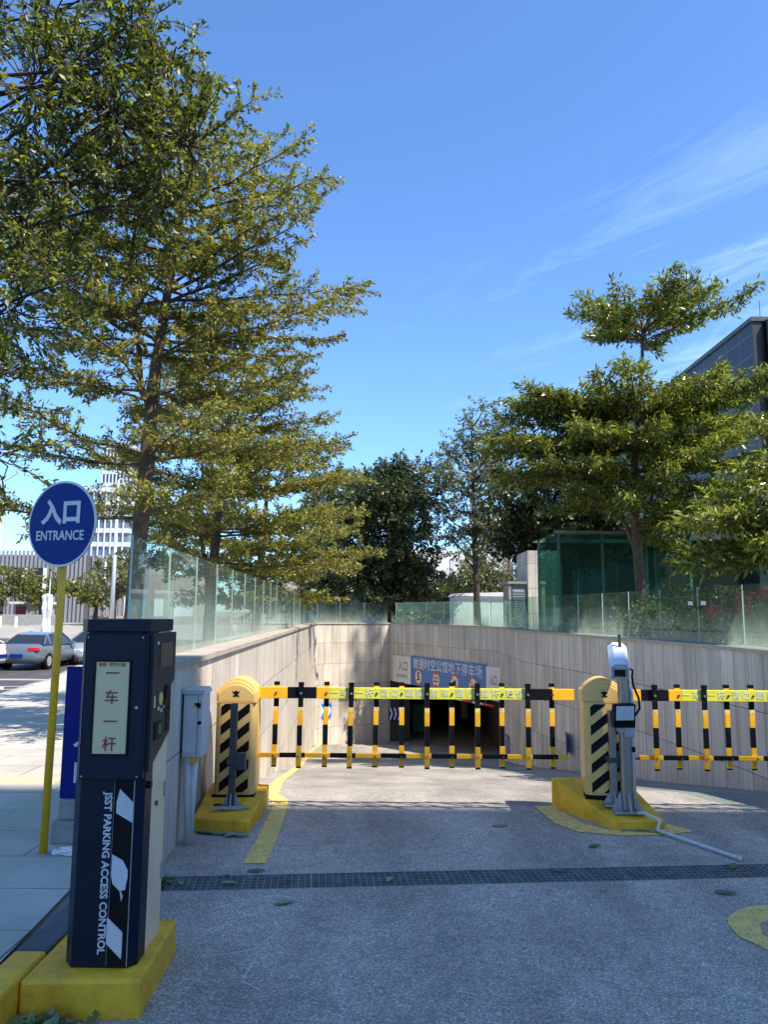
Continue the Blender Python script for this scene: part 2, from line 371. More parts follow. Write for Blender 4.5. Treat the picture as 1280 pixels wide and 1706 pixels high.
def wall(name, label, line, side, zbot, ztop, mat, thick=.32, coping=True, capdir=None):
    """line: face line; side +1: body lies left of travel. zbot(x,y)"""
    back = offset_line(line, thick * side)
    t = thing(name, label, 'wall', (line[0][0], line[0][1], 0))
    ox, oy = line[0]
    b = MB(); u = 0; us = {}
    n = len(line)
    fr = []; bk = []
    for i, (p, q) in enumerate(zip(line, back)):
        if i: u += math.dist(line[i - 1], p)
        z0 = zbot(p[0], p[1]) - .15
        fr.append((p, z0, u)); bk.append(q)
    vs = []; 
    for (p, z0, u), q in zip(fr, bk):
        vs += [(p[0] - ox, p[1] - oy, z0), (p[0] - ox, p[1] - oy, ztop - .045), (q[0] - ox, q[1] - oy, z0), (q[0] - ox, q[1] - oy, ztop - .045)]
    fs = []
    for i in range(n - 1):
        a, c = 4 * i, 4 * i + 4
        fs += [(a, c, c + 1, a + 1), (a + 2, a + 3, c + 3, c + 2), (a + 1, c + 1, c + 3, a + 3), (a, a + 2, c + 2, c)]
    fs += [(0, 1, 3, 2), (4 * n - 4, 4 * n - 2, 4 * n - 1, 4 * n - 3)]
    b.add(vs, fs)
    b.build('facing', mat, t, uvf=[(fr[i // 4][2], v[2]) for i, v in enumerate(vs)])
    if coping:
        # slabs laid end to end, each with a fine joint, projecting 3 cm
        f2 = offset_line(line, -.03 * side); b2 = offset_line(line, (thick + .02) * side)
        c = MB()
        for i in range(n - 1):
            g = .004
            def P(A, i, tt): return (A[i][0] + (A[i + 1][0] - A[i][0]) * tt - ox, A[i][1] + (A[i + 1][1] - A[i][1]) * tt - oy)
            L = math.dist(line[i], line[i + 1]) or 1; e = g / L
            poly = [P(f2, i, e), P(f2, i, 1 - e), P(b2, i, 1 - e), P(b2, i, e)]
            c.prism(poly, ztop - .044, ztop)
        c.build('coping', 'coping', t)
    return t

def glass_fence(name, label, line, n, h, mat, ztop=TOP):
    """n separate panes standing along the line"""
    L = [0]
    for a, b in zip(line, line[1:]): L.append(L[-1] + math.dist(a, b))
    def at(u):
        for i in range(len(L) - 1):
            if u <= L[i + 1] or i == len(L) - 2:
                t = (u - L[i]) / (L[i + 1] - L[i]); return Vector((line[i][0] + (line[i + 1][0] - line[i][0]) * t, line[i][1] + (line[i + 1][1] - line[i][1]) * t))
    t = thing(name, label, 'fence', (line[0][0], line[0][1], ztop))
    o = Vector(line[0]); step = L[-1] / n
    for i in range(n):
        a = at(i * step + .008) - o; b = at((i + 1) * step - .008) - o; d = (b - a).normalized(); nrm = Vector((-d.y, d.x)) * .006
        pane = MB(); pane.prism([tuple(a + nrm), tuple(b + nrm), tuple(b - nrm), tuple(a - nrm)], .002, h)
        pane.f = pane.f; p = pane.build('glass_pane', mat, t)
        e = MB()
        for q in (a,):
            e.prism([tuple(q + nrm * 1.1 + d * .003), tuple(q - nrm * 1.1 + d * .003), tuple(q - nrm * 1.1 - d * .003), tuple(q + nrm * 1.1 - d * .003)], .002, h)
        e.build('pane_edge', 'pane_edge', p)
    return t

# ---------------------------------------------------------------- the setting
# ground: left + back + right in one sheet, open over the pit
LB = offset_line(LEFT, .34); RB = offset_line(RIGHT[::-1], -.36)          # back edges of the walls
def left_edge(y): return -1.60 if y < 5.3 else -1.44 - .039 * (y - 5.3) - .30
def right_edge(y):
    pts = sorted([(q[1], q[0]) for q in offset_line(RIGHT, .30)]); return pw(y, pts)
b = MB()
ys = [-800, -200, -60, -20, -8] + [i for i in range(-7, 28)]
xl = [-900, -300, -120, -60, -30, -16, -9, -6.5, -4.5, -3]
for y0, y1 in zip(ys, ys[1:]):
    X0 = xl + [left_edge(y0)]; X1 = xl + [left_edge(y1)]
    for i in range(len(X0) - 1):
        b.quad((X0[i], y0, z_left(y0) - .03), (X0[i + 1], y0, z_left(y0) - .03), (X1[i + 1], y1, z_left(y1) - .03), (X1[i], y1, z_left(y1) - .03))
b.build('ground', 'ground', normals=False)['kind'] = 'structure'
o = MB()
xb = [-900, -300, -120, -60, -30, -16, -9, -6.5, -5.6, -4.8, -4, -3, 0, 5, 12, 30, 80, 300, 900]
yb = [26.72, 30, 34, 38, 42, 48, 54, 60, 70, 80, 120, 300, 1500]
for y0, y1 in zip(yb, yb[1:]):
    for x0, x1 in zip(xb, xb[1:]):
        o.quad(*[(x, y, terrain(x, y) - .03) for x, y in ((x0, y0), (x1, y0), (x1, y1), (x0, y1))])
struct(o.build('ground', 'ground', normals=False))
g = MB()
xr = [900, 200, 60, 25, 12]
for y0, y1 in zip(ys, ys[1:]):
    X0 = [right_edge(y0)] + xr[::-1]; X1 = [right_edge(y1)] + xr[::-1]
    if y0 >= 20: X0[0] = pw(y0, [(20, 3.4), (26.6, .4)]); X1[0] = pw(y1, [(20, 3.4), (26.6, .4)])
    elif y1 >= 20: X1[0] = 3.4
    for i in range(len(X0) - 1):
        g.quad((X0[i], y0, 1.1), (X0[i + 1], y0, 1.1), (X1[i + 1], y1, 1.1), (X1[i], y1, 1.1))
g.box(.4, 900, 26.95, 27.1, .5, 1.1)
struct(g.build('garden_ground', 'soil', normals=False))
# road (flat) with a slot for the drain, and the ramp
def gy0(x): return 4.80 + .087 * (x + 1.35)
GW = .255
b = MB()
def poly(mb, pts, z=0, mi=0): mb.add([(p[0], p[1], z if not callable(z) else z(p[0], p[1])) for p in pts], [tuple(range(len(pts)))], mi)
poly(b, [(-1.5, -40), (6, -40), (6, gy0(6)), (-1.5, gy0(-1.5))])
poly(b, [(-1.5, gy0(-1.5) + GW), (6, gy0(6) + GW), (6, 6.9), (-1.55, 6.9)])
b.box(-8, 14, -40, 20, -3.6, -3.5)
struct(b.build('road', 'asphalt', normals=False))
b = MB()
yy = [6.9, 7.2, 7.6, 8, 9, 10, 11.5, 13, 14.5, 15.5, 17, 18.5, 20, 22, 24, 26, 46]
for a, c in zip(yy, yy[1:]): b.quad((-2.7, a, z_floor(a)), (9, a, z_floor(a)), (9, c, z_floor(c)), (-2.7, c, z_floor(c)))
struct(b.build('ramp', 'ramp', normals=False))
# pavement: slabs beside the kerb, sloping down with the land
t = NT('paving'); co = t.coord('Object', (1, 1, 1))
br = t.N('TexBrick', offset=.5); br.inputs['Color1'].default_value = (.52, .475, .41, 1); br.inputs['Color2'].default_value = (.44, .40, .345, 1)
br.inputs['Mortar'].default_value = (.10, .10, .10, 1); br.inputs['Scale'].default_value = 1; br.inputs['Mortar Size'].default_value = .006
br.inputs['Brick Width'].default_value = 1.1; br.inputs['Row Height'].default_value = .55; t.L(co, br.inputs[0])
c = t.mixc(1., br.outputs[0], t.ramp(t.noise(co, 1.4, 7, .65), [(.3, .75), (.7, 1.15)]), 'MULTIPLY')
c = t.mixc(t.ramp(t.noise(co, .6, 3), [(.55, 0.), (.62, .55)]), c, (.33, .40, .30))
c = t.mixc(t.ramp(t.noise(t.coord('Object', (.25, 1.2, 1)), .8, 2), [(.60, 0.), (.64, .5)]), c, (.60, .47, .24))
M['paving'] = t.done(t.bsdf(c, .85, bump=br.outputs['Fac'], bstr=-.3, bdist=.004))
KX = [(-60, -2.5), (0, -5.2), (6, -6.0), (18, -8.77), (24.2, -10.7), (34.2, -13.2)]      # street kerb line x(y)
b = MB()
ys2 = [-12, -6, 0, 3, 5.3, 8, 10, 12, 14, 16, 18, 20, 22, 24.2, 26, 27, 30, 34.2]
for a, c in zip(ys2, ys2[1:]):
    b.quad((pw(a, KX), a, z_left(a)), (left_edge(a) if a < 5.3 else left_edge(a) - .005, a, z_left(a)), (left_edge(c), c, z_left(c)), (pw(c, KX), c, z_left(c)))
struct(b.build('sidewalk', 'paving', normals=False))
b = MB()                                               # kerb along the street, 12 cm step
for a, c in zip(ys2, ys2[1:]):
    x0, x1 = pw(a, KX), pw(c, KX)
    vs = []
    for x, y in ((x0, a), (x1, c)):
        z = z_left(y); vs += [(x - .16, y, z - .2), (x + .002, y, z - .2), (x + .002, y, z + .004), (x - .16, y, z + .004)]
    b.add(vs, [(0, 1, 5, 4), (1, 2, 6, 5), (2, 3, 7, 6), (3, 0, 4, 7)])
struct(b.build('street_kerb', 'concrete'))
b = MB()                                               # street sheet (dropped 8 cm below the kerb), bends right beyond the pavement
ys3 = [-60, -20, 0, 6, 8, 12, 18, 24.2, 27, 34.2]
def sz(y): return z_left(y) - (.014 if y > 34.2 else .02)
for a, c in zip(ys3, ys3[1:]): b.quad((-80, a, sz(a)), (pw(a, KX) - .15, a, sz(a)), (pw(c, KX) - .15, c, sz(c)), (-80, c, sz(c)))
ys3 = [34.2, 40, 45, 50, 56]
for a, c in zip(ys3, ys3[1:]): b.quad((-80, a, sz(a)), (-6.8, a, sz(a)), (-6.8, c, sz(c)), (-80, c, sz(c)))
struct(b.build('street', 'street', normals=False))
# ---------------------------------------------------------------- retaining walls, glass, garage
zf = lambda x, y: z_floor(y)
wall('retaining_wall', 'straight stone wall on the left of the ramp, behind the pale meter box', LEFT, 1, lambda x, y: min(z_floor(y), 0), TOP, 'stone_w')
wall('retaining_wall', 'sunlit stone wall at the foot of the ramp, facing the camera left of the banner', FAR, 1, zf, TOP, 'stone_w')
wall('retaining_wall', 'shaded stone wall carrying the blue banner above the garage opening', BACK, 1, lambda x, y: -.48, TOP, 'stone_g')
wall('retaining_wall', 'curved shaded stone wall on the right of the ramp under the glass fence', RIGHT, 1, zf, TOP, 'stone_g')
gl1 = offset_line(LEFT, .25); gl2 = offset_line(FAR, .22); gl3 = offset_line(BACK, .2); gl4 = offset_line(RIGHT, .16)
glass_fence('glass_fence', 'tall pale glass fence on the left wall, behind the ticket machine', gl1, 18, .86, 'glass_l')
glass_fence('glass_fence', 'low glass fence over the sunlit wall at the foot of the ramp', gl2, 4, .68, 'glass_r')
glass_fence('glass_fence', 'low dark green glass fence above the banner wall', gl3, 6, .68, 'glass_r')
gf = glass_fence('glass_fence', 'clear green glass fence along the curved right wall', gl4[:], 26, .70, 'glass_r')
for (u, v) in ((10.05, .50), (9.72, .50)):                             # two small stickers on the panes
    pts = sorted(gl4, key=lambda q: abs(q[1] - u))[:1][0]
    b = MB(); b.box(-.008, -.004, -.075, .075, -.025, .025)
    q = b.build('sticker', 'refl_white', gf); q.location = (pw(u, sorted((y, x) for x, y in gl4)) - gl4[0][0] - .006, u - gl4[0][1], v)
# garage shell
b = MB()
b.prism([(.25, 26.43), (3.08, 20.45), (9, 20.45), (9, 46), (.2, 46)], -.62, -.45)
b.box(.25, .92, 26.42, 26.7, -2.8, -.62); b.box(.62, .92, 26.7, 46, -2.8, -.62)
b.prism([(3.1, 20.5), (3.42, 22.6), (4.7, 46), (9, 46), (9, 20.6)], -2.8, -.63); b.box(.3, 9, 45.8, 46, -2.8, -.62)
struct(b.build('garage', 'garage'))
g = thing('height_limit_bar', 'red and white striped bar hanging under the garage lintel', 'bar', (1.9, 22.6, -.76))
for i in range(8):
    b = MB(); a0 = Vector((-.75, 1.6, 0)); a1 = Vector((1.0, -2.15, 0)); p = a0.lerp(a1, i / 8); q = a0.lerp(a1, (i + 1) / 8); b.tube([p, q], .035, 8)
    b.build('stripe', 'red' if i % 2 else 'refl_white', g, smooth=True)
for k in (.1, .9):
    b = MB(); p = a0.lerp(a1, k); b.tube([p, p + Vector((0, 0, .13))], .008, 6); b.build('hanger', 'steel', g)
g = thing('wheelie_bin', 'green plastic bin standing inside the garage opening', 'bin', (1.32, 28.2, -2.62))
b = MB(); b.prism([(-.24, -.25), (.24, -.25), (.24, .25), (-.24, .25)], .06, .98, top=[(-.3, -.32), (.3, -.32), (.3, .32), (-.3, .32)]); b.build('body', 'green', g, bevel=.02)
b = MB(); b.prism([(-.33, -.36), (.33, -.36), (.33, .36), (-.33, .36)], .985, 1.05); b.build('lid', 'green', g, bevel=.02)
for x in (-.22, .22):
    b = MB(); b.tube([(x - .03, .24, .1), (x + .03, .24, .1)], .1, 14); b.build('wheel', 'black', g)
g = thing('support_column', 'slim grey column standing in the dark garage', 'column', (3.1, 30, -2.62))
b = MB(); b.box(-.12, .12, -.12, .12, 0, 1.98); b.build('shaft', 'concrete', g, bevel=.01)
b = MB(); b.box(-.15, .15, -.15, .15, 0, .3); b.build('corner_guard', 'black', g)

# ---------------------------------------------------------------- signs on the walls
bd = Vector((2.80, -6.0, 0)).normalized(); bn = Vector((-bd.y, bd.x, 0)) * -1      # bn faces the camera
brz = math.atan2(bd.y, bd.x)
def wall_sign(name, label, a, w, z0, z1, mat, group=None):
    p = Vector((.25, 26.4, 0)) + bd * a + bn * .012
    t = thing(name, label, 'sign', (p.x, p.y, z0), brz, group)
    b = MB(); b.box(-w / 2, w / 2, -.02, 0, 0, z1 - z0); b.build('panel', mat, t); return t
H = .90
t = wall_sign('banner', 'long blue banner with white lettering and four round signs above the garage opening', 3.8, 4.4, -.63, .27, 'bannerblue')
text('敏捷时空公馆地下停车场', .37, 'refl_white', t, (0, -.023, .665), bold=.0)
for i, x in enumerate((-1.68, -.55, .55, 1.55)):
    r = .25; d = MB(); d.disc((x, -.0215, .28), r, (0, -1, 0)); rr = d.build('sign_disc', 'refl_white', t)
    m = MB(); n = 36
    for k in range(n):
        a0, a1 = 2 * math.pi * k / n, 2 * math.pi * (k + 1) / n
        m.quad(*[(x + q * math.cos(w), -.0275, .28 + q * math.sin(w)) for q, w in ((r, a0), (r, a1), (r * .78, a1), (r * .78, a0))])
    if i >= 2:
        c, s = math.cos(R(-45)), math.sin(R(-45)); e = .022
        m.quad(*[(x + u * c - v * s, -.0285, .28 + u * s + v * c) for u, v in ((-r * .8, -e), (r * .8, -e), (r * .8, e), (-r * .8, e))])
    m.build('ring', 'redring', rr)
    if i == 0: text('5', .34, 'black', t, (x, -.030, .28), bold=.012)
    if i == 1:
        text('2.2', .22, 'black', t, (x - .02, -.030, .28), bold=.006)
        m = MB()
        for s_ in (1, -1): m = MB(); m.add([(x - .06, -.030, .28 + s_ * .19), (x + .06, -.030, .28 + s_ * .19), (x, -.030, .28 + s_ * .11)], [(0, 1, 2)]); m.build('arrow_mark', 'black', t)
    if i == 2:                                          # horn pictogram
        m = MB(); m.prism([(x - .12, .25), (x - .05, .25), (x + .08, .18), (x + .08, .38), (x - .05, .31), (x - .12, .31)], -.031, -.029, axis='y'); m.build('pictogram', 'black', t)
    if i == 3:                                          # cigarette pictogram
        m = MB(); m.prism([(x - .14, .23), (x + .12, .23), (x + .12, .28), (x - .14, .28)], -.031, -.029, axis='y'); m.prism([(x + .06, .31), (x + .09, .31), (x + .12, .38), (x + .09, .38)], -.031, -.029, axis='y'); m.build('pictogram', 'darkgrey', t)
for a, w, lab in ((.92, 1.3, 'white entrance board on the left of the blue banner'), (6.36, .70, 'white entrance board on the right of the blue banner, cut by the wall corner')):
    t = wall_sign('entrance_board', lab, a, w, -.63 + (.0), .235, 'white')
    sx = 1 if w > 1 else .62
    text('入口', .36 if w > 1 else .30, 'darkgrey', t, (0.1 if w > 1 else 0, -.023, .52 if w > 1 else .5), sx=sx)
    text('ENTRANCE', .17, 'bannerblue', t, (.06 if w > 1 else 0, -.023, .22), sx=sx * .9)

def chevrons(label, loc, rz, w, h, n, fg='refl_white', bgm='signblue', group='chevron signs on the ramp walls'):
    t = thing('chevron_sign', label, 'sign', loc, rz, group)
    b = MB(); b.box(-w / 2, w / 2, -.015, 0, -h / 2, h / 2); b.build('panel', bgm, t)
    m = MB(); s = w / n; d = s * .45
    for i in range(n):
        x = -w / 2 + s * i + s * .12
        for sg in (1, -1):
            m.quad((x, -.018, sg * h * .46), (x + s * .42, -.018, sg * h * .46), (x + s * .42 + d, -.018, 0), (x + d, -.018, 0))
    m.build('chevron_pattern', fg, t); return t
chevrons('white and blue chevron sign on the sunlit left wall', (-1.88, 25.22, -1.50), R(32), .52, .44, 2, 'refl_white', 'skyblue')
chevrons('dark blue chevron sign on the shaded wall beside the garage opening', (.42, 26.385, -1.72), 0, .42, .42, 3, 'label_white', 'deepblue')
rw = lambda y: pw(y, sorted((q[1], q[0]) for q in RIGHT))
chevrons('small blue chevron sign at the right edge of the garage opening', (rw(18.8) - .01, 18.8, -1.45), R(-90), .5, .42, 3, 'label_white', 'signblue')
chevrons('white and blue slanted chevron sign on the curved right wall behind the yellow cabinet', (rw(14.3) - .015, 14.3, -.66), R(-100), .62, .34, 3, 'label_white', 'signblue')
t = thing('direction_sign', 'small bright blue arrow sign on the sunlit wall', 'sign', (-1.08, 25.68, -1.0), R(27))
b = MB(); b.box(-.34, .34, -.02, 0, -.16, .16); b.build('panel', 'skyblue', t)
m = MB(); m.prism([(-.05, -.025), (.12, -.025), (.12, -.07), (.24, 0), (.12, .07), (.12, .025), (-.05, .025)], -.026, -.021, axis='y'); m.build('arrow', 'refl_white', t)
m = MB(); m.prism([(-.26, -.06), (-.15, -.06), (-.15, .06), (-.26, .06)], -.026, -.021, axis='y'); m.build('symbol', 'refl_white', t)

# ---------------------------------------------------------------- road paint
def flat(name, pts, mat, z=.004, zfun=None):
    b = MB(); poly(b, pts, (lambda x, y: zfun(y) + z) if zfun else z); o = b.build(name, mat, normals=False); struct(o); return o
zr = z_floor
L_in = [(-.76, 5.32), (-.76, 5.8), (-.78, 6.4), (-.81, 6.9), (-.84, 7.15), (-.99, 7.6), (-1.02, 7.9), (-1.06, 8.4), (-1.15, 9.2), (-1.26, 10.3), (-1.36, 12), (-1.46, 13.8), (-1.68, 17.5), (-1.87, 20.5), (-1.98, 22.5), (-1.92, 26)]
L_out = [(-.91, 5.31), (-.91, 5.8), (-.92, 6.4), (-.93, 6.8), (-.98, 7.1), (-1.11, 7.5), (-1.14, 7.9), (-1.19, 8.4), (-1.28, 9.2), (-1.38, 10.3), (-1.48, 12), (-1.58, 13.8), (-1.79, 17.5), (-1.96, 20.5), (-2.06, 22.5), (-2.02, 26)]
b = MB()
for i in range(len(L_in) - 1):
    b.quad(*[(x, y, z_floor(y) + .005) for x, y in (L_out[i], L_in[i], L_in[i + 1], L_out[i + 1])])
struct(b.build('road_marking', 'road_yellow', normals=False))
b = MB()
A_in = [(1.47, 6.9), (1.59, 6.36), (1.72, 6.19), (1.95, 6.13), (2.16, 6.17), (2.26, 6.36)]; A_out = [(1.31, 6.9), (1.37, 6.35), (1.50, 6.11), (1.81, 6.02), (2.11, 6.04), (2.40, 6.15)]
for i in range(5): b.quad(*[(x, y, .0045) for x, y in (A_out[i], A_out[i + 1], A_in[i + 1], A_in[i])])
struct(b.build('road_marking', 'road_yellow', normals=False))
flat('road_marking', [(1.85, 4.22), (1.86, 4.36), (1.90, 4.46), (2.0, 4.57), (2.12, 4.64), (2.6, 4.72), (2.6, 3.9), (1.98, 3.92), (1.90, 4.1)], 'road_yellow', .0045)
flat('road_patch', [(2.02, 4.12), (1.99, 4.25), (2.04, 4.38), (2.16, 4.46), (2.59, 4.52), (2.59, 4.06), (2.15, 4.06)], 'asphalt', .009)
# scratched lines in the asphalt
for pts in ([(-.86, 3.93), (-.62, 4.02)], [(-.62, 4.02), (-.52, 4.30)], [(-.62, 3.72), (-.60, 3.9)], [(-.62, 3.70), (-.52, 3.60)]):
    (x0, y0), (x1, y1) = pts; L = math.dist(*pts); nx, ny = -(y1 - y0) / L * .002, (x1 - x0) / L * .002
    flat('road_scratch', [(x0 - nx, y0 - ny), (x1 - nx, y1 - ny), (x1 + nx, y1 + ny), (x0 + nx, y0 + ny)], 'refl_white', .0035)
# arrow on the street
b = MB(); 
def sp(pts):
    b.add([(x, y, sz(y) + .012) for x, y in pts], [tuple(range(len(pts)))])
sp([(-10.2, 20.6), (-9.0, 22.0), (-9.15, 22.15), (-10.35, 20.75)]); sp([(-10.3, 20.5), (-11.3, 22.6), (-10.9, 22.6), (-10.0, 20.7)])
sp([(-11.3, 22.6), (-9.2, 22.9), (-9.2, 22.65), (-11.0, 22.35)])
struct(b.build('road_arrow', 'white_line', normals=False))

# ---------------------------------------------------------------- drain grate
ang = math.atan(.087)
t = thing('drain_grate', 'long steel drain grate across the road in front of the barriers', 'drain', (-1.42, gy0(-1.42), 0), ang)
L = 6.6; w = GW * math.cos(ang)
b = MB(); b.box(0, L, .0, .006, -.02, .003); b.box(0, L, w - .006, w, -.02, .003)
for x in (1.0, 2.0, 3.0, 4.0, 5.0): b.box(x - .004, x + .004, .006, w - .006, -.02, .002)
b.build('frame', 'grate', t)
b = MB(); n = int(L / .042)
for i in range(1, n):
    x = i * .042; b.box(x - .0021, x + .0021, .006, w - .006, -.022, .0)
for k in range(1, 5): y = w * k / 5; b.box(0.004, L - .004, y - .0021, y + .0021, -.022, .0012)
b.build('bars', 'grate', t)
b = MB(); b.box(0, L, -.02, 0, -.25, -.004); b.box(0, L, w, w + .02, -.25, -.004); b.box(0, L, -.02, w + .02, -.27, -.25); b.build('channel', 'drain', t)
# ---------------------------------------------------------------- kerb by the ticket machine
def kerb(name, label, y0, y1, mat, group=None):
    t = MB(); x0, x1 = -1.615, -1.475
    n = max(1, int((y1 - y0) / .4)); rnd = random.Random(int(y0 * 10))
    t.prism([(x0, y0), (x1, y0), (x1, y1), (x0, y1)], -.1, .158)
    o = t.build(name, mat, bevel=.012); return tag(o, label, 'kerb', group)
kerb('kerb_stone', 'yellow painted kerb stone at the bottom left, left of the machine plinth', 2.55, 3.62, 'yellow')
kerb('kerb_stone', 'unpainted dark grey kerb stone running behind the ticket machine', 3.626, 5.1, 'kerbgrey')

# ---------------------------------------------------------------- plinth + ticket machine
b = MB(); b.prism([(-1.47, 3.35), (-.98, 3.37), (-1.0, 4.0), (-1.47, 4.0)], -.02, .15)
tag(b.build('concrete_plinth', 'yellow', bevel=.014), 'yellow painted concrete plinth carrying the navy ticket machine', 'plinth')
m = thing('ticket_machine', 'navy parking ticket machine with beige side panel and vertical white lettering', 'ticket machine', (-1.195, 3.47, .15))
X0, X1 = -.16, .155
# body: navy front shell with chamfered edges, front towards -y
b = MB(); b.prism([(X0, .06), (X0 + .045, .0), (X1 - .035, .0), (X1, .035), (X1, .14), (X0, .14)], 0, 1.455); b.build('body', 'navy', m, bevel=.004)
b = MB(); b.prism([(X0 + .01, .14), (X1 - .004, .14), (X1 - .004, .375), (X0 + .01, .375)], 0.0, 1.40); b.build('side_panel', 'beige', m, bevel=.004)
b = MB(); b.prism([(X0 - .004, .05), (X0 + .04, -.012), (X1 - .0, -.012), (X1 + .004, -.004), (X1 + .004, .37), (X0 - .004, .37)], 1.402, 1.458); b.build('cap', 'navy', m, bevel=.005)
hd = MB(); hd.prism([(-.112, -.045), (X1 - .002, -.045), (X1 + .006, -.037), (X1 + .006, -.001), (-.112, -.001)], .775, 1.395); h = hd.build('head', 'navy', m, bevel=.006)
# right cheek with display, coin area and card slot, cut diagonally at the bottom
c = MB(); c.prism([(-.001, .80), (.31, .93), (.31, 1.145), (.365, 1.165), (.365, 1.396), (-.001, 1.396)], X1 + .001, X1 + .022, axis='x'); ck = c.build('control_panel', 'navy_side', m, bevel=.003)
# screen recess
b = MB(); b.box(-.058, .088, -.0485, -.0455, .885, 1.275); sc = b.build('screen', 'screen', m)
b = MB(); b.box(-.066, -.058, -.052, -.0455, .877, 1.283); b.box(.088, .096, -.052, -.0455, .877, 1.283); b.box(-.058, .088, -.052, -.0455, .877, .885); b.box(-.058, .088, -.052, -.0455, 1.275, 1.283); b.build('screen_frame', 'black', m)
for i, (ch, z) in enumerate((('一', 1.222), ('车', 1.120), ('一', 1.016), ('杆', .922))):
    text(ch, .064, 'maroon', m, (.015, -.0495, z), bold=.0004)
text('敏捷', .017, 'redring', m, (-.03, -.0495, 1.262)); text('时空公馆', .018, 'green', m, (.035, -.0495, 1.262))
# lower face: stripe panel with three reflective stickers, grooves
b = MB(); b.box(.035, X1 - .036, -.0035, -.0005, .01, .765); b.build('stripe_panel', 'black', m)
for pts in ([(.046, .675), (.058, .73), (.118, .675), (.118, .590), (.046, .63)],
            [(.038, .375), (.038, .46), (.085, .435), (.108, .395), (.108, .365), (.100, .315), (.082, .312), (.092, .290), (.086, .268), (.078, .310), (.045, .340)],
            [(.030, .10), (.030, .205), (.098, .145), (.098, .055), (.096, .038)]):
    b = MB(); b.prism([(x, z) for x, z in pts], -.0055, -.004, axis='y'); b.build('reflective_sticker', 'label_white', m)
text('JSST PARKING ACCESS CONTROL', .0435, 'label_white', m, (.008, -.002, .385), rot=(R(90), R(90), 0), bold=.0012, sx=1.0)
b = MB(); b.box(.0335, .0345, -.004, -.0005, .01, .765); b.box(X1 - .036, X1 - .0335, -.006, -.0005, .01, .765); b.build('seam', 'galv', m)
b = MB(); b.box(-.113, -.1115, -.0465, -.001, .78, 1.39); b.build('seam', 'galv', m)
for x, z in ((-.10, .79), (.14, .79), (-.10, 1.38), (.14, 1.38)): b = MB(); b.tube([(x, -.0448, z), (x, -.047, z)], .0038, 8); b.build('screw', 'galv', m)
b = MB(); b.tube([(.125, -.0448, 1.08), (.125, -.048, 1.08)], .007, 12); b.build('front_lock', 'steel', m)
for z in (.25, .62): b = MB(); b.box(X1 - .0035, X1 + .0035, .345, .37, z, z + .07); b.build('hinge', 'galv', m)
# control panel details (on the +x face)
xf = X1 + .0225
b = MB(); b.box(xf, xf + .002, .10, .30, 1.24, 1.35); b.build('display_window', 'lens', m)
b = MB(); b.box(xf, xf + .0015, .05, .075, 1.345, 1.36); b.build('logo_plate', 'label_white', m)
b = MB(); b.tube([(xf, .13, 1.10), (xf + .004, .13, 1.10)], .030, 20); b.build('call_button', 'cab_yellow', m)
b = MB(); b.tube([(xf, .23, 1.12), (xf + .006, .23, 1.12)], .034, 20); b.box(xf, xf + .003, .19, .28, 1.04, 1.10); b.build('card_reader', 'black', m)
for k in range(4): b = MB(); b.box(xf, xf + .0025, .09 + k * .045, .115 + k * .045, 1.05 - (k % 2) * .012, 1.066 - (k % 2) * .012); b.build('button_label', 'label_white', m)
b = MB(); b.box(xf, xf + .002, .03, .048, 1.07, 1.12); b.build('button_label', 'label_white', m)
b = MB(); b.box(xf, xf + .005, .055, .15, .925, 1.0); b.build('ticket_slot', 'black', m)
b = MB(); b.box(xf + .005, xf + .008, .095, .135, .945, .99); b.build('slot_light', 'green', m)
b = MB(); b.box(xf, xf + .003, .23, .295, .94, 1.05); b.build('speaker_grille', 'black', m)
b = MB(); b.tube([(X1 - .001, .06, .735), (X1 + .02, .06, .735)], .016, 14); b.build('side_lock', 'black', m)
b = MB(); b.tube([(X1 - .003, .22, .62), (X1 + .006, .22, .62)], .011, 12); b.build('keyhole', 'darkgrey', m)
# ---------------------------------------------------------------- round entrance sign
t = thing('entrance_sign', 'round blue entrance sign on a leaning yellow pole at the left edge', 'sign', (-2.09, 4.98, .15), R(-21.4), ry=R(.6))
b = MB(); b.tube([(0, 0, 0), (0, 0, 2.25)], .024, 16); b.build('pole', 'pole_yellow', t, smooth=True)
b = MB(); b.tube([(0, 0, 0), (0, 0, .008)], .045, 16); b.build('base_flange', 'concrete', t)
b = MB(); b.disc((0, -.028, 2.05), .279, (0, -1, 0), 56, th=.010); d = b.build('sign_disc', 'signgrey', t)
b = MB(); b.disc((0, -.0385, 2.05), .265, (0, -1, 0), 56, th=.002); b.build('sign_face', 'signblue', t)
text('入口', .165, 'label_white', t, (0, -.042, 2.115), bold=.007)
text('ENTRANCE', .088, 'label_white', t, (-.005, -.042, 1.97), bold=.0012, sx=.88)
for z in (1.95, 2.15): b = MB(); b.box(-.04, .04, -.028, .026, z - .012, z + .012); b.build('clamp', 'galv', t)
# blue board behind the machine
t = thing('entrance_board', 'upright blue board on a concrete foot, mostly hidden behind the ticket machine', 'sign', (-1.99, 5.27, .15), 0)
b = MB(); b.box(-.13, .15, -.02, .02, .27, 1.12); b.build('panel', 'deepblue', t, bevel=.004)
text('入', .15, 'label_white', t, (.02, -.0225, .66), bold=.005); text('口', .15, 'label_white', t, (.02, -.0225, .43), bold=.005)
b = MB(); b.box(-.15, .17, -.08, .08, 0, .14); b.box(-.12, .14, -.05, .05, .142, .27); b.build('concrete_foot', 'concrete', t, bevel=.01)
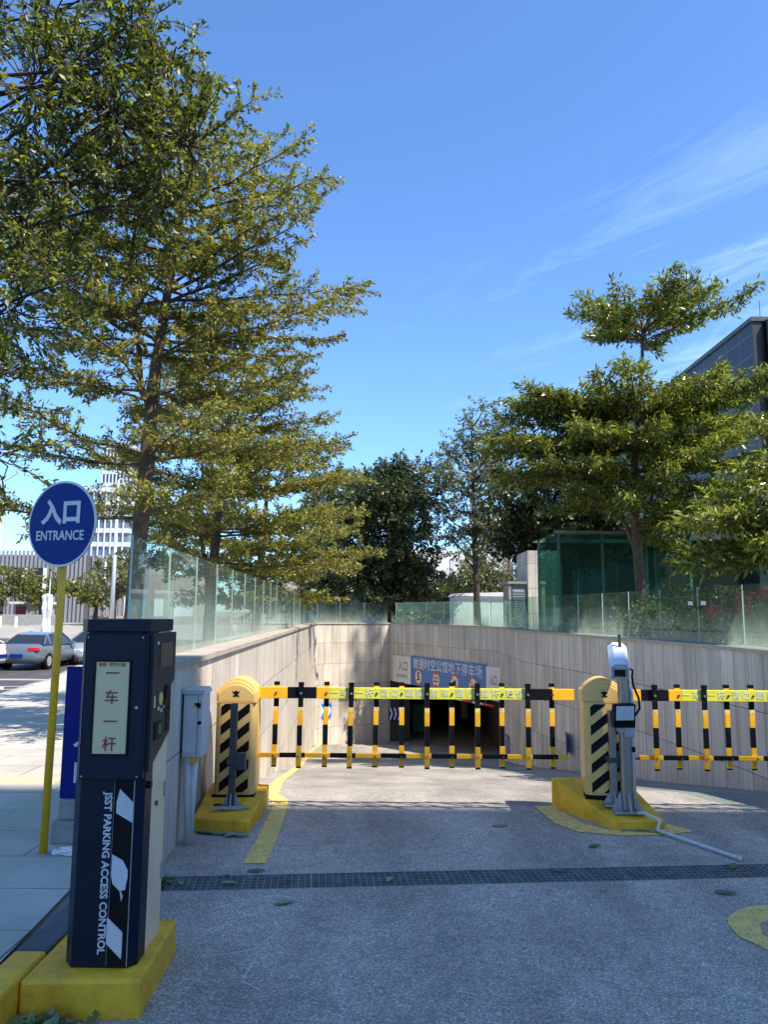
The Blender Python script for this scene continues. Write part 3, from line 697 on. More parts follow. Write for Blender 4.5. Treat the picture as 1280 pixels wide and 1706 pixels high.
# crumpled bag
b = MB(); rnd = random.Random(4)
bm = bmesh.new(); bmesh.ops.create_icosphere(bm, subdivisions=3, radius=1)
for v in bm.verts:
    k = 1 + rnd.uniform(-.35, .25); v.co = Vector((v.co.x * .085 * k, v.co.y * .06 * k, max(-.004, v.co.z * .028 * k) + .004))
me = bpy.data.meshes.new('plastic_bag'); bm.to_mesh(me); bm.free(); me.materials.append(M['refl_white'])
o = bpy.data.objects.new('plastic_bag', me); COL.objects.link(o); o.location = (-1.95, 5.02, .152); tag(o, 'crumpled white plastic bag lying at the foot of the blue board', 'litter')

# ---------------------------------------------------------------- meter box
t = thing('meter_box', 'pale grey steel box on white pipes against the left wall', 'electrical box', (-1.372, 5.72, 0), R(0))
b = MB(); b.box(-.075, .065, 0, .25, .60, 1.045); b.build('cabinet', 'boxgrey', t, bevel=.005)
b = MB(); b.prism([(-.085, -.012), (.078, -.012), (.078, .262), (-.085, .262)], 1.046, 1.082, top=[(-.085, -.02), (.078, -.02), (.06, .26), (-.07, .26)]); b.build('lid', 'boxgrey', t, bevel=.004)
b = MB(); b.box(-.068, .030, -.004, -.0005, .62, 1.035); dd = b.build('door', 'boxgrey', t)
b = MB(); b.box(.031, .0325, -.0045, -.0005, .61, 1.035); b.box(-.0765, -.0745, -.001, .01, .6, 1.04); b.build('door_seam', 'black', t)
b = MB(); b.box(-.066, .012, -.008, -.0045, .64, .745); b.build('label_plate', 'label_white', t)
b = MB(); b.tube([(.048, -.001, .845), (.048, -.018, .845)], .013, 14); b.box(.036, .048, -.014, -.010, .843, .847); b.build('lock', 'black', t)
b = MB(); b.prism([(.002, .985), (.052, .985), (.052, .952), (.034, .948)], -.007, -.0046, axis='y'); b.build('hazard_corner', 'black', t)
b = MB(); b.prism([(.002, .985), (.034, .948), (.018, .945), (.004, .962)], -.0065, -.0046, axis='y'); b.build('yellow_tape', 'arm_yellow', t); b = MB(); b.prism([(-.02, .60), (.045, .60), (.04, .565), (-.005, .560)], -.0065, -.002, axis='y'); b.build('yellow_tape', 'arm_yellow', t)
b = MB(); b.tube([(-.035, .04, .60), (-.03, .035, .35), (-.006, 0, 0)], [.034, .030, .022], 14); b.build('pipe', 'pvc', t, smooth=True)
b = MB(); b.tube([(.012, .04, .60), (.006, .035, .35), (.012, .005, 0)], [.028, .024, .018], 14); b.build('pipe', 'pvc', t, smooth=True)

# ---------------------------------------------------------------- traffic islands
t = MB(); pts = [(-1.445, 6.12), (-1.0, 6.03), (-.965, 6.82), (-1.46, 6.85)]
def island(pts, zf_, zb, label):
    b = MB(); (a, c, d, e) = pts
    # sloping slab: front low, back high, rear kerb slightly raised
    b.add([(a[0], a[1], -.02), (c[0], c[1], -.02), (d[0], d[1], -.06), (e[0], e[1], -.06), (a[0], a[1], zf_), (c[0], c[1], zf_), (d[0], d[1], zb), (e[0], e[1], zb)],
          [(0, 3, 2, 1), (4, 5, 6, 7), (0, 1, 5, 4), (1, 2, 6, 5), (2, 3, 7, 6), (3, 0, 4, 7)])
    return tag(b.build('traffic_island', 'yellow', bevel=.012), label, 'traffic island', 'yellow traffic islands under the barrier cabinets')
island(pts, .085, .19, 'yellow concrete island under the left barrier cabinet')
island([(1.79, 6.18), (2.20, 6.22), (2.10, 6.95), (1.46, 6.88)], .065, .25, 'yellow concrete island under the right barrier cabinet and camera pole')

# ---------------------------------------------------------------- barrier cabinets
def cabinet(loc, rz, label):
    t = thing('barrier_cabinet', label, 'barrier', loc, rz, 'yellow barrier cabinets beside the ramp')
    W2, D, ch = .168, .30, .035
    base = [(-W2, ch), (-W2 + ch, 0), (W2 - ch, 0), (W2, ch), (W2, D - ch), (W2 - ch, D), (-W2 + ch, D), (-W2, D - ch)]
    b = MB(); b.prism(base, 0, .76); b.build('body', 'cab_yellow', t, bevel=.006)
    # arched cap: three nested stepped layers from back to front
    def arch(w, h, s, n=16):
        p = [(-w, 0), (-w, h * .42)]
        for k in range(n + 1):
            x = -w * .90 + 1.8 * w * k / n; u = abs(x) / (w * .90)
            z = h * (.50 + .50 * math.cos(u * math.pi / 2 * 1.0) ** .8) if u < .999 else h * .5
            p.append((x, z))
        return p + [(w, h * .42), (w, 0)]
    b = MB()
    for w, h, y0, y1 in ((W2 + .006, .190, .05, D - .02), (W2 - .005, .162, .022, .05), (W2 - .018, .136, .004, .022)):
        b.prism([(x, z + .762) for x, z in arch(w, h, 0)], y0, y1, axis='y')
    b.build('cap', 'cab_yellow', t, bevel=.006)
    b = MB(); b.box(-W2 - .004, W2 + .004, -.003, D, .752, .761); b.build('trim', 'cab_yellow', t)
    # logo: small dark emblem
    b = MB(); z = .822
    b.prism([(-.030, z + .022), (-.012, z + .018), (0, z + .030), (.012, z + .018), (.030, z + .022), (.022, z + .004), (.010, z), (.010, z - .010), (.026, z - .012), (.026, z - .020), (-.026, z - .020), (-.026, z - .012), (-.010, z - .010), (-.010, z), (-.022, z + .004)], .0005, .0035, axis='y'); b.build('emblem', 'black', t)
    # front panel with diagonal stripes
    pw_, z0, z1 = .118, .035, .745
    b = MB(); b.box(-pw_, pw_, -.0025, .0005, z0, z1); b.build('panel', 'cab_yellow', t)
    b = MB(); s = .151; k = -3
    while k * s < z1 + .3:
        zl = z0 + k * s; zr_ = zl + .19; hgt = .078
        # band between zl..zl+h at left and zr..zr+h at right, clipped to the panel
        poly_ = [(-pw_, zl), (pw_, zr_), (pw_, zr_ + hgt), (-pw_, zl + hgt)]
        def clip(P, keep, inter):
            o = []
            for i in range(len(P)):
                a, c = P[i], P[(i + 1) % len(P)]
                if keep(a): o.append(a)
                if keep(a) != keep(c): o.append(inter(a, c))
            return o
        lerp2 = lambda a, c, zz: (a[0] + (c[0] - a[0]) * (zz - a[1]) / (c[1] - a[1]), zz)
        P = clip(poly_, lambda p: p[1] >= z0 + .003, lambda a, c: lerp2(a, c, z0 + .003))
        if P: P = clip(P, lambda p: p[1] <= z1 - .003, lambda a, c: lerp2(a, c, z1 - .003))
        if len(P) > 2: b.prism(P, -.005, -.003, axis='y')
        k += 1
    b.build('stripes', 'black', t)
    b = MB(); b.box(-W2 - .006, W2 + .006, -.006, D + .006, -.03, .018); b.build('plinth_band', 'black', t)
    return t
cabinet((-1.215, 6.52, .145), 0, 'yellow barrier cabinet with black stripes on the left, behind the dark post')
cabinet((1.835, 6.50, .165), R(-6), 'yellow barrier cabinet with black stripes on the right, behind the camera pole')

# ---------------------------------------------------------------- barrier arms
def arm(x0, x1, first, n, step, y, label, text_from, text_to, words, ypat, zt=1.0, zb=.455, slope=0, black_set=()):
    t = thing('fence_barrier', label, 'fence barrier', (x0, y, zt), 0, 'black and yellow fence barrier arms across the ramp')
    top = MB(); L = x1 - x0
    for a, c, mi in ypat: top.box(a, c, -.018, .018, -.046, .046, mi)
    top.build('top_rail', ['arm_yellow', 'black', 'arm_text'], t, bevel=.003)
    bot = MB(); s = step * 2; k = 0; x = .02; dz = zb - zt
    while x < L - .06:
        e = min(x + step, L - .06); bot.box(x, e, -.014, .014, dz - .018, dz + .018, k % 2); x = e; k += 1
    bot.build('bottom_rail', ['arm_yellow', 'black'], t, bevel=.003)
    b = MB(); b.tube([(-.05, 0, dz), (.03, 0, dz)], [.012, .02], 10); b.build('hinge_tip', 'darkgrey', t, smooth=True)
    for i in range(n):
        x = first + i * step; blk = i in black_set
        yo = -.030 if blk else .024; w = .021
        p = MB()
        lean = (-.012 if x0 + x < 0 else 0)
        for za, zc, mi in ((.062, .088, 1), (-.046, .062, 1 if blk else 2), (-.115, -.046, 1), (-.155, -.115, 3), (-.265, -.155, 0), (-.43, -.265, 1), (-.598, -.43, 0), (-.612, -.598, 1)):
            p.box(x - w + lean * (za / -.64) , x + w + lean * (za / -.64), yo - .011, yo + .011, za + .0005, zc - .0005, mi)
        pk = p.build('picket', ['arm_yellow', 'black', 'arm_yellow', 'road_yellow'], t, bevel=.002)
        q = MB(); q.tube([(x, -.042 if blk else -.019, 0), (x, -.050 if blk else -.026, 0)], .010, 10); q.build('bolt', 'steel' if blk else 'darkgrey', pk)
        q = MB(); q.tube([(x + lean, -.042, dz), (x + lean, -.048, dz)], .009, 10); q.build('bolt', 'steel' if blk else 'darkgrey', pk)
        e = MB(); e.box(x - w - .002, x + w + .002, yo - .013, yo + .013, .0625, .090); e.build('end_cap', 'black', pk)
    seg = step
    for i in range(len(words)):
        xa = text_from + (i // 2) * step; xx = xa + (.30 if i % 2 == 0 else .72) * step
        text(words[i], .070, 'arm_letter', t, (xx, -.0195, 0), bold=.001)
    return t
st = .2125
# left arm: pickets from pixel 467, 41 px apart
ax0 = -1.095
arm(ax0, 1.62, .195, 12, st, 6.66, 'closed fence barrier arm reaching from the left cabinet across the ramp', .195 + 2 * st, 0, '一车一杆请勿跟随前车通行撞杆赔偿',
    [(0, .012, 1), (.012, .29, 0), (.29, .535, 1), (.535, .195 + 2 * st + .02, 0), (.195 + 2 * st + .02, .195 + 10 * st, 2), (.195 + 10 * st, .195 + 11 * st, 1), (.195 + 11 * st, 2.715, 0)], black_set=(1, 3, 6, 8, 10), zt=.967)
arm(2.13, 5.1, .165, 14, .2095, 6.66, 'closed fence barrier arm running right from the right cabinet out of the picture', .165 + .2095, 0, '一车一杆请勿跟随前车通行撞杆赔偿',
    [(-.1, .055, 0), (.055, .29, 1), (.29, .40, 0), (.40, .165 + 9 * .2095, 2), (.165 + 9 * .2095, 2.4, 1), (2.4, 2.97, 0)], black_set=(0, 2, 5, 7, 9), zt=.967)

# ---------------------------------------------------------------- sensor posts, camera pole
def sensor_post(loc, label, mat='darkgrey', h=.80):
    t = thing('sensor_post', label, 'post', loc, 0, 'slim sensor posts in front of the cabinets')
    b = MB(); b.box(-.026, .026, -.026, .026, .01, h); b.build('post', mat, t, bevel=.004)
    b = MB(); b.box(-.09, .09, -.07, .07, 0, .010); b.build('base_plate', 'galv', t)
    for a in range(4):
        b = MB(); mm = Matrix.Rotation(a * math.pi / 2, 4, 'Z')
        vs = [mm @ Vector(p) for p in ((.026, -.004, .012), (.085, -.004, .012), (.026, -.004, .11), (.026, .004, .012), (.085, .004, .012), (.026, .004, .11))]
        b.add(vs, [(0, 1, 2), (5, 4, 3), (0, 3, 4, 1), (1, 4, 5, 2), (2, 5, 3, 0)]); b.build('gusset', 'galv', t)
    b = MB(); b.box(-.045, .045, -.032, .10, .33, .37); b.box(.027, .105, -.03, .03, .29, .42); b.build('sensor_head', 'darkgrey', t, bevel=.006)
    return t
p = sensor_post((-1.185, 6.30, .115), 'dark grey square post on a cross foot in front of the left cabinet')
b = MB(); b.tube([(-.02, -.03, .02), (-.12, -.05, .02), (-.14, .0, .022), (-.02, .04, .02)], .006, 8); b.build('loose_cable', 'black', p)
b = MB(); b.box(-.16, .14, -.075, -.055, .0105, .028, mat=Matrix.Rotation(R(12), 4, 'Z')); b.build('ground_bar', 'galv', p)
p = sensor_post((1.865, 6.42, .13), 'steel post standing just left of the camera pole', 'steel', .74)

t = thing('camera_pole', 'steel pole with a white surveillance camera and a square flood light on the right island', 'camera pole', (1.945, 6.34, .10))
b = MB(); b.box(-.04, .04, -.04, .04, .01, 1.05); b.build('pole', 'steel', t, bevel=.012)
b = MB(); b.box(-.12, .12, -.09, .09, 0, .010); b.build('base_plate', 'galv', t)
for a in range(4):
    b = MB(); mm = Matrix.Rotation(a * math.pi / 2, 4, 'Z')
    b.add([mm @ Vector(q) for q in ((.04, -.005, .01), (.115, -.005, .01), (.115, -.005, .03), (.045, -.005, .15), (.04, .005, .01), (.115, .005, .01), (.115, .005, .03), (.045, .005, .15))], [(0, 1, 2, 3), (7, 6, 5, 4), (0, 4, 5, 1), (1, 5, 6, 2), (2, 6, 7, 3), (3, 7, 4, 0)]); b.build('gusset', 'galv', t)
b = MB(); b.tube([(.058, -.02, .02), (.058, -.02, .60), (.058, -.015, .95)], .014, 12); b.build('conduit', 'pvc', t, smooth=True)
b = MB(); b.tube([(-.045, -.06, 1.0), (.05, -.06, .98)], .01, 8)
b = MB(); b.box(-.055, .055, -.055, .05, .61, .66); b.box(-.02, .06, -.07, -.05, .58, .73); b.build('lamp_bracket', 'galv', t, bevel=.003)
tiltL = Matrix.Translation(Vector((-.025, -.075, .755))) @ Matrix.Rotation(R(8), 4, 'X') @ Matrix.Rotation(R(4), 4, 'Z')
b = MB(); b.box(-.088, .088, -.02, .03, -.10, .085, mat=tiltL); f = b.build('flood_light', 'black', t, bevel=.004)
b = MB(); b.box(-.072, .072, -.026, -.0215, -.038, .074, mat=tiltL); f2 = b.build('light_face', 'led', f)
b = MB()
for i in range(6):
    for j in range(4): b.tube([tiltL @ Vector((-.058 + i * .0232, -.0265, -.024 + j * .028)), tiltL @ Vector((-.058 + i * .0232, -.029, -.024 + j * .028))], .0085, 8)
b.build('light_cells', 'label_white', f)
# camera housing, looks down the lane towards the photographer
# yoke
cm = Matrix.Translation(Vector((-.035, .0, 1.170))) @ Matrix.Rotation(R(-14), 4, 'Z') @ Matrix.Rotation(R(20), 4, 'X') @ Matrix.Diagonal((1.15, 1.1, 1.12, 1))
sec = [(-.062, -.045), (.062, -.045), (.062, .030), (.030, .062), (-.030, .062), (-.062, .030)]
b = MB(); b.add([cm @ Vector((x, -.21, z)) for x, z in sec] + [cm @ Vector((x, .17, z)) for x, z in sec], [tuple(range(6)), tuple(range(6, 12))[::-1]] + [(i, 6 + i, 6 + (i + 1) % 6, (i + 1) % 6) for i in range(6)])
hs = b.build('camera_housing', 'camwhite', t, bevel=.006)
b = MB(); b.box(-.052, .052, -.215, -.2105, -.036, .036, mat=cm); b.build('front_plate', 'galv', hs, bevel=.003)
b = MB(); b.box(-.036, .036, -.218, -.2155, -.024, .026, mat=cm); b.build('lens_window', 'lens', hs)
b = MB(); b.add([cm @ Vector((x * 1.03, y, z * 1.02 + .008)) for y in (-.235, .175) for x, z in ((-.064, .032), (-.031, .064), (.031, .064), (.064, .032))], [(0, 1, 5, 4), (1, 2, 6, 5), (2, 3, 7, 6)]); b.build('sun_shield', 'camwhite', hs)
b = MB(); b.tube([(-.02, 0, 1.04), (-.02, 0, 1.115)], .026, 12); b.box(-.05, .03, -.05, .03, 1.052, 1.067); b.build('camera_mount', 'galv', t)
b = MB(); b.tube([(.03, .0, 1.12), (.065, -.05, 1.10), (.055, -.06, 1.05), (.065, -.05, .98), (.105, -.05, .88), (.11, -.05, .80), (.07, -.04, .74), (.06, -.03, .70)], .009, 8); b.build('cable', 'black', t, smooth=True)
b = MB(); b.tube([(.0, .06, 1.02), (.0, .06, 1.38)], .013, 10); b.build('antenna', 'darkgrey', t)
b = MB(); b.box(.045, .07, -.035, -.01, .46, .50); b.build('junction_clip', 'black', t)
# white conduit lying on the road
b = MB(); b.tube([(1.99, 6.22, .115), (2.03, 6.20, .125), (2.13, 6.13, .085), (2.09, 6.08, .03), (2.16, 5.98, .02), (2.42, 5.46, .018)], .013, 12)
b.tube([(2.42, 5.46, .018), (2.435, 5.44, .018)], .018, 12)
tag(b.build('cable_conduit', 'pvc', smooth=True), 'thin white pipe running from the camera pole across the road to the drain', 'pipe')
# ---------------------------------------------------------------- foliage
def leaf_object(name, C, D, L, wr, mat, parent, rng, tilt=.55, up=(0, 0, 1)):
    """C base points, D directions, L lengths: one folded leaf per row"""
    C = np.asarray(C, float); D = np.asarray(D, float); n = len(C)
    D /= np.linalg.norm(D, axis=1)[:, None] + 1e-9
    U = np.tile(np.array(up, float), (n, 1)) + rng.normal(0, tilt, (n, 3))
    Sd = np.cross(D, U); Sd /= np.linalg.norm(Sd, axis=1)[:, None] + 1e-9
    Nn = np.cross(Sd, D)
    L = np.asarray(L, float)[:, None]; w = L * wr * .5
    V = np.empty((n, 4, 3)); V[:, 0] = C; V[:, 2] = C + D * L - Nn * L * .10
    mid = C + D * L * .52 + Nn * L * .05
    V[:, 1] = mid + Sd * w - Nn * w * .2; V[:, 3] = mid - Sd * w - Nn * w * .2
    me = bpy.data.meshes.new(name); me.vertices.add(4 * n); me.vertices.foreach_set('co', V.reshape(-1).astype(np.float32))
    me.loops.add(4 * n); me.loops.foreach_set('vertex_index', np.arange(4 * n, dtype=np.int32))
    me.polygons.add(n); me.polygons.foreach_set('loop_start', np.arange(0, 4 * n, 4, dtype=np.int32))
    at = me.attributes.new('var', 'FLOAT', 'POINT'); at.data.foreach_set('value', np.repeat(np.clip(rng.beta(2.2, 2.4, n), 0, 1), 4).astype(np.float32))
    me.update(calc_edges=True); me.materials.append(M[mat])
    o = bpy.data.objects.new(name, me); COL.objects.link(o); o.parent = parent
    return o

class Tree:
    def __init__(s, name, label, loc, seed, leafmat, bark='trunk', group='trees around the ramp', cat='tree'):
        s.t = thing(name, label, cat, loc, 0, group); s.rng = np.random.default_rng(seed); s.w = MB(); s.C = []; s.D = []; s.L = []
        s.lm = leafmat; s.bark = bark
    def limb(s, pts, r0, r1, n=5):
        k = len(pts); s.w.tube(pts, [r0 + (r1 - r0) * i / (k - 1) for i in range(k)], n, cap=False)
    def spray(s, p, d, n, size, spread=.9, droop=.15):
        """rosette of n leaves round a twig point p heading d"""
        r = s.rng
        for _ in range(n):
            v = np.array(d) + r.normal(0, spread, 3); v[2] -= droop
            s.C.append(np.array(p) + r.normal(0, size * .35, 3)); s.D.append(v); s.L.append(size * r.uniform(.45, 1.3))
    def twig(s, p, d, L, leaf, per, nseg=4, r=.008, step=.09, rise=.12, droop=.15, spread=.8):
        r_ = s.rng; d = np.array(d, float); d /= np.linalg.norm(d); pts = [np.array(p)]
        for i in range(nseg):
            d2 = d + r_.normal(0, .16, 3); d2[2] += rise * .3; d2 /= np.linalg.norm(d2); pts.append(pts[-1] + d2 * L / nseg); d = d2
        s.limb([tuple(q) for q in pts], r, r * .35, 3)
        m = max(2, int(L / step))
        for k in range(m + 1):
            u = (k + .5) / (m + 1) * nseg; i = min(nseg - 1, int(u)); q = pts[i] + (pts[i + 1] - pts[i]) * (u - i)
            s.spray(q, d, per if k < m else per + 2, leaf, spread, droop)
        return pts
    def tier(s, o, radius, n, leaf, per, rise=.12, az0=None, thick=.045, twigL=.5, bias=None, dens=1.0, curve=.0, start=.15, droop=.15, azr=None, tstep=.105, spread=.8):
        """whorl of near-horizontal limbs"""
        r = s.rng; az0 = r.uniform(0, 6.28) if az0 is None else az0
        for i in range(n):
            az = az0 + 2 * math.pi * i / n + r.normal(0, .16)
            if azr: az = azr[0] + (azr[1] - azr[0]) * (i + .5) / n + r.normal(0, .10)
            Lr = radius * r.uniform(.78, 1.08)
            if bias: Lr *= max(.35, 1 + bias[1] * math.cos(az - bias[0]))
            k = max(5, int(Lr / .28)); pts = [np.array(o, float) + np.array([0, 0, r.normal(0, .10)])]; a = az; rise_ = rise + r.normal(0, .07)
            for j in range(k):
                t_ = (j + .5) / k; a += r.normal(0, .12)
                sl = rise_ + curve * (t_ - .5) + r.normal(0, .07)
                pts.append(pts[-1] + np.array([math.cos(a), math.sin(a), sl]) * Lr / k)
            s.limb([tuple(q) for q in pts], thick * .6 * (.4 + .6 * Lr / radius), .005, 5)
            m = max(3, int(Lr * dens / tstep)); sd = 1
            for j in range(m):
                t_ = start + (1 - start) * (j + r.uniform(.1, .9)) / m; u = t_ * k; q = min(k - 1, int(u)); p = pts[q] + (pts[q + 1] - pts[q]) * (u - q)
                sd = -sd; ang = a + sd * r.uniform(.5, 1.15)
                l = twigL * (1.15 - .65 * t_) * r.uniform(.7, 1.25) * (Lr / radius) ** .5
                s.twig(p, (math.cos(ang), math.sin(ang), r.normal(.10, .16)), l, leaf, per, r=.007, droop=droop, spread=spread)
            s.twig(pts[-1], (math.cos(a), math.sin(a), rise), twigL * .6, leaf, per + 1, r=.006, droop=droop, spread=spread)
    def blob(s, o, c, rad, n, leaf, per, tl=.35, thick=.03, flat=1.0, droop=.2, spread=.9, step=.09):
        """branch from o to a leafy mass centred at c with radii rad"""
        r = s.rng; o = np.array(o, float); c = np.array(c, float)
        mid = (o + c) / 2 + r.normal(0, .08, 3) * np.linalg.norm(c - o); mid[2] -= .05 * np.linalg.norm(c - o)
        s.limb([tuple(o), tuple((o + mid) / 2 + r.normal(0, .02, 3)), tuple(mid), tuple(c)], thick, thick * .4, 5)
        for _ in range(n):
            v = r.normal(0, 1, 3); v /= np.linalg.norm(v); v = v * np.array(rad) * r.uniform(.25, 1) ** .5
            b0 = c + v * .25 + r.normal(0, .02, 3); e = c + v
            s.limb([tuple(b0), tuple((b0 + e) / 2 + r.normal(0, .04, 3)), tuple(e)], thick * .3, .005, 3)
            s.twig(e, v / np.linalg.norm(v) + r.normal(0, .35, 3) * np.array([1, 1, .6]), tl * r.uniform(.7, 1.3), leaf, per, droop=droop, spread=spread, step=step)
    def finish(s, wr=.45, tilt=.55):
        L = Vector(s.t.location)
        tr = s.w; tr.v = [(x - L.x, y - L.y, z - L.z) for x, y, z in tr.v]
        o = tr.build('trunk', s.bark, s.t, smooth=True, normals=False)
        C = np.array(s.C) - np.array(L)
        c = leaf_object('crown', C, s.D, s.L, wr, s.lm, s.t, s.rng, tilt)
        return len(s.C)
cnt = {}
PI = math.pi
def poly_at(pts, z):
    for a, b in zip(pts, pts[1:]):
        if a[2] <= z <= b[2]: t_ = (z - a[2]) / (b[2] - a[2]); return tuple(a[i] + (b[i] - a[i]) * t_ for i in range(3))
    return pts[-1]

# main tiered tree on the left, behind the glass
T = Tree('terminalia_tree', 'tall tiered tree with a bare brown trunk behind the left end of the glass', (-3.26, 10, .1), 11, 'lv_t')
tr = [(-3.28, 10, .0), (-3.24, 10, 1.2), (-3.20, 10, 2.4), (-3.14, 10, 3.6), (-3.11, 10.02, 4.6), (-3.05, 10.05, 5.4), (-2.95, 10.1, 6.4), (-2.80, 10.1, 7.6), (-2.74, 10.1, 8.2), (-2.70, 10.1, 9.0)]
T.w.tube(tr, [.135, .115, .105, .10, .09, .065, .05, .036, .022, .01], 12)
T.limb([(-3.12, 10, 4.35), (-3.28, 10, 4.6), (-3.36, 10.1, 5.2), (-3.5, 10.1, 6.2), (-3.7, 10.1, 7.4)], .06, .015, 8)
for z, rad, n, rise, bias in ((3.0, 1.7, 5, .10, (PI, .35)), (3.75, 2.2, 6, .10, (PI, .2)), (4.5, 2.3, 7, .18, (PI, .15)), (5.1, 2.5, 9, .18, None), (5.9, 2.3, 9, .24, (0, .05)), (6.6, 2.0, 8, .30, (0, .05)), (7.1, 1.75, 7, .34, (0, .1)), (7.7, 1.4, 6, .38, None), (8.3, 1.0, 5, .42, None)):
    T.tier(poly_at(tr, z), rad, n, .064, 15, rise=rise, twigL=.62, bias=bias, thick=.04, curve=.1)
for z, rad in ((5.6, 1.9), (6.4, 1.6)):
    T.tier((-3.55, 10.1, z), rad, 5, .064, 15, rise=.3, twigL=.6, bias=(PI, .3))
T.tier((-3.05, 10.05, 5.3), 2.4, 2, .064, 15, rise=.10, twigL=.55, azr=(-.25, .1), thick=.05, curve=.15)
T.tier((-3.05, 10.05, 5.9), 1.9, 2, .064, 15, rise=.42, twigL=.5, azr=(-.15, .2), thick=.05)
cnt['main'] = T.finish(.42)

# second and third tiered trees further along the wall
T = Tree('terminalia_tree', 'broad olive tiered tree behind the middle of the left glass fence', (-3.56, 16, 0), 12, 'lv_t')
tr = [(-3.62, 16, -.3), (-3.58, 16, 1.5), (-3.5, 16, 3.5), (-3.35, 16, 5.5), (-3.15, 16, 7.1)]
T.w.tube(tr, [.14, .12, .09, .05, .015], 10)
T.limb([(-3.58, 16, 1.9), (-3.75, 16, 2.8), (-4.0, 16, 4.0)], .07, .02, 7)
for z, rad, n, rise, bias in ((2.6, 2.4, 8, .05, (0, .12)), (3.3, 2.6, 9, .08, (0, .12)), (4.1, 2.7, 9, .10, (0, .12)), (4.8, 2.6, 9, .14, (0, .12)), (5.5, 2.2, 8, .20, (0, .1)), (6.1, 1.8, 7, .22, (0, .1)), (6.7, 1.3, 5, .35, None)):
    T.tier(poly_at(tr, z), rad, n, .078, 12, rise=rise, twigL=.75, bias=bias, tstep=.105)
cnt['second'] = T.finish(.46)
T = Tree('terminalia_tree', 'low dark olive tree at the far end of the left glass fence', (-3.6, 22, -.5), 13, 'lv_t')
tr = [(-3.6, 22, -.6), (-3.6, 22, 1.2), (-3.5, 22, 3.5), (-3.3, 22, 6.2)]
T.w.tube(tr, [.15, .13, .09, .02], 8)
for z, rad, n, rise in ((1.9, 2.3, 7, .02), (2.6, 2.6, 8, .04), (3.4, 2.8, 8, .06), (4.2, 2.7, 8, .1), (5.0, 2.2, 7, .2), (5.7, 1.5, 6, .3)):
    T.tier(poly_at(tr, z), rad, n, .10, 12, rise=rise, twigL=.8, bias=(0, .15), tstep=.16)
cnt['third'] = T.finish(.5)

# near tree overhanging from the left edge, trunk out of frame
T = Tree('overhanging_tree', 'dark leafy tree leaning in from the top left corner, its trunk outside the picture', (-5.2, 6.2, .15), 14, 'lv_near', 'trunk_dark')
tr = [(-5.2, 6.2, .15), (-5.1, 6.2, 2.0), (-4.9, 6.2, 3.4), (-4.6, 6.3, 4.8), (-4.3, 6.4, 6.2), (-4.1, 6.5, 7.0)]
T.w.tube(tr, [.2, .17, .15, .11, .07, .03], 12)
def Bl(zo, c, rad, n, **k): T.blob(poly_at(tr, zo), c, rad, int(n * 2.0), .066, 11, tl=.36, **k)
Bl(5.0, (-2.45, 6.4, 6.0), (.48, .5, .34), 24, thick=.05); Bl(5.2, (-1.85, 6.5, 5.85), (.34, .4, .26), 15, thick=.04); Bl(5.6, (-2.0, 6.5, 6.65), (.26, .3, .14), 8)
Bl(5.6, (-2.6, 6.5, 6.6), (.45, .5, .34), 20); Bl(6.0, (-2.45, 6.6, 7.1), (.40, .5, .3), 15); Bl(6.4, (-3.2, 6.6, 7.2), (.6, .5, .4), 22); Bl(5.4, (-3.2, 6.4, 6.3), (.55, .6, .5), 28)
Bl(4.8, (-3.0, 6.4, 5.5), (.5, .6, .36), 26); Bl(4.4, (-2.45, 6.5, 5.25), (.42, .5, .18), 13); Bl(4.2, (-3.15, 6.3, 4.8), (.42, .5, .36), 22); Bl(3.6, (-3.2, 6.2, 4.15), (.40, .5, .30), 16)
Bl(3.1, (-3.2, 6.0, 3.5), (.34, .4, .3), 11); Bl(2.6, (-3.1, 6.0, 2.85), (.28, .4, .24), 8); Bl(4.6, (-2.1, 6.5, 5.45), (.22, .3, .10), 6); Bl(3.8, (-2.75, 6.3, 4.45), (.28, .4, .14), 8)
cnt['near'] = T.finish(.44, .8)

# dark tree and slim tree behind the far wall
def round_tree(name, label, loc, seed, mat, bark, tr, rads, crown, nb, leaf, per=4, tl=.6, brad=.5, wr=.5, group='trees around the ramp', nn=14, shell=.35):
    T = Tree(name, label, loc, seed, mat, bark, group); T.w.tube(tr, rads, 9); r = T.rng
    (cx, cy, cz), (rx, ry, rz) = crown
    for i in range(nb):
        v = r.normal(0, 1, 3); v /= np.linalg.norm(v); v *= r.uniform(shell, 1) ** .6
        c = (cx + v[0] * rx, cy + v[1] * ry, cz + v[2] * rz)
        o = poly_at(tr, max(tr[1][2], min(tr[-1][2], c[2] - .8)))
        T.blob(o, c, (brad, brad, brad * .6), int(nn * 1.5), leaf, int(per * 1.6), tl=tl, thick=.045, step=tl * .28)
    cnt[label[:20]] = T.finish(wr, .8)
round_tree('broadleaf_tree', 'dense dark tree in the middle distance behind the sunlit wall', (.2, 31, 1), 21, 'lv_dark', 'trunk_dark',
           [(.1, 31, .9), (.15, 31, 2.5), (.3, 31, 4.5), (.4, 31, 7)], [.22, .18, .12, .04], ((.05, 31, 4.7), (2.0, 1.8, 3.5)), 46, .17, 5, .6, .62, nn=18)
round_tree('broadleaf_tree', 'grey green tree peeping between the olive tree and the dark tree', (-1.9, 34, 0), 22, 'lv_grey', 'trunk_dark',
           [(-1.9, 34, 0), (-1.8, 34, 2.5), (-1.7, 34, 5)], [.2, .16, .08], ((-1.7, 34, 4.6), (2.1, 1.6, 3.4)), 34, .17, 5, .6, .62, nn=16)
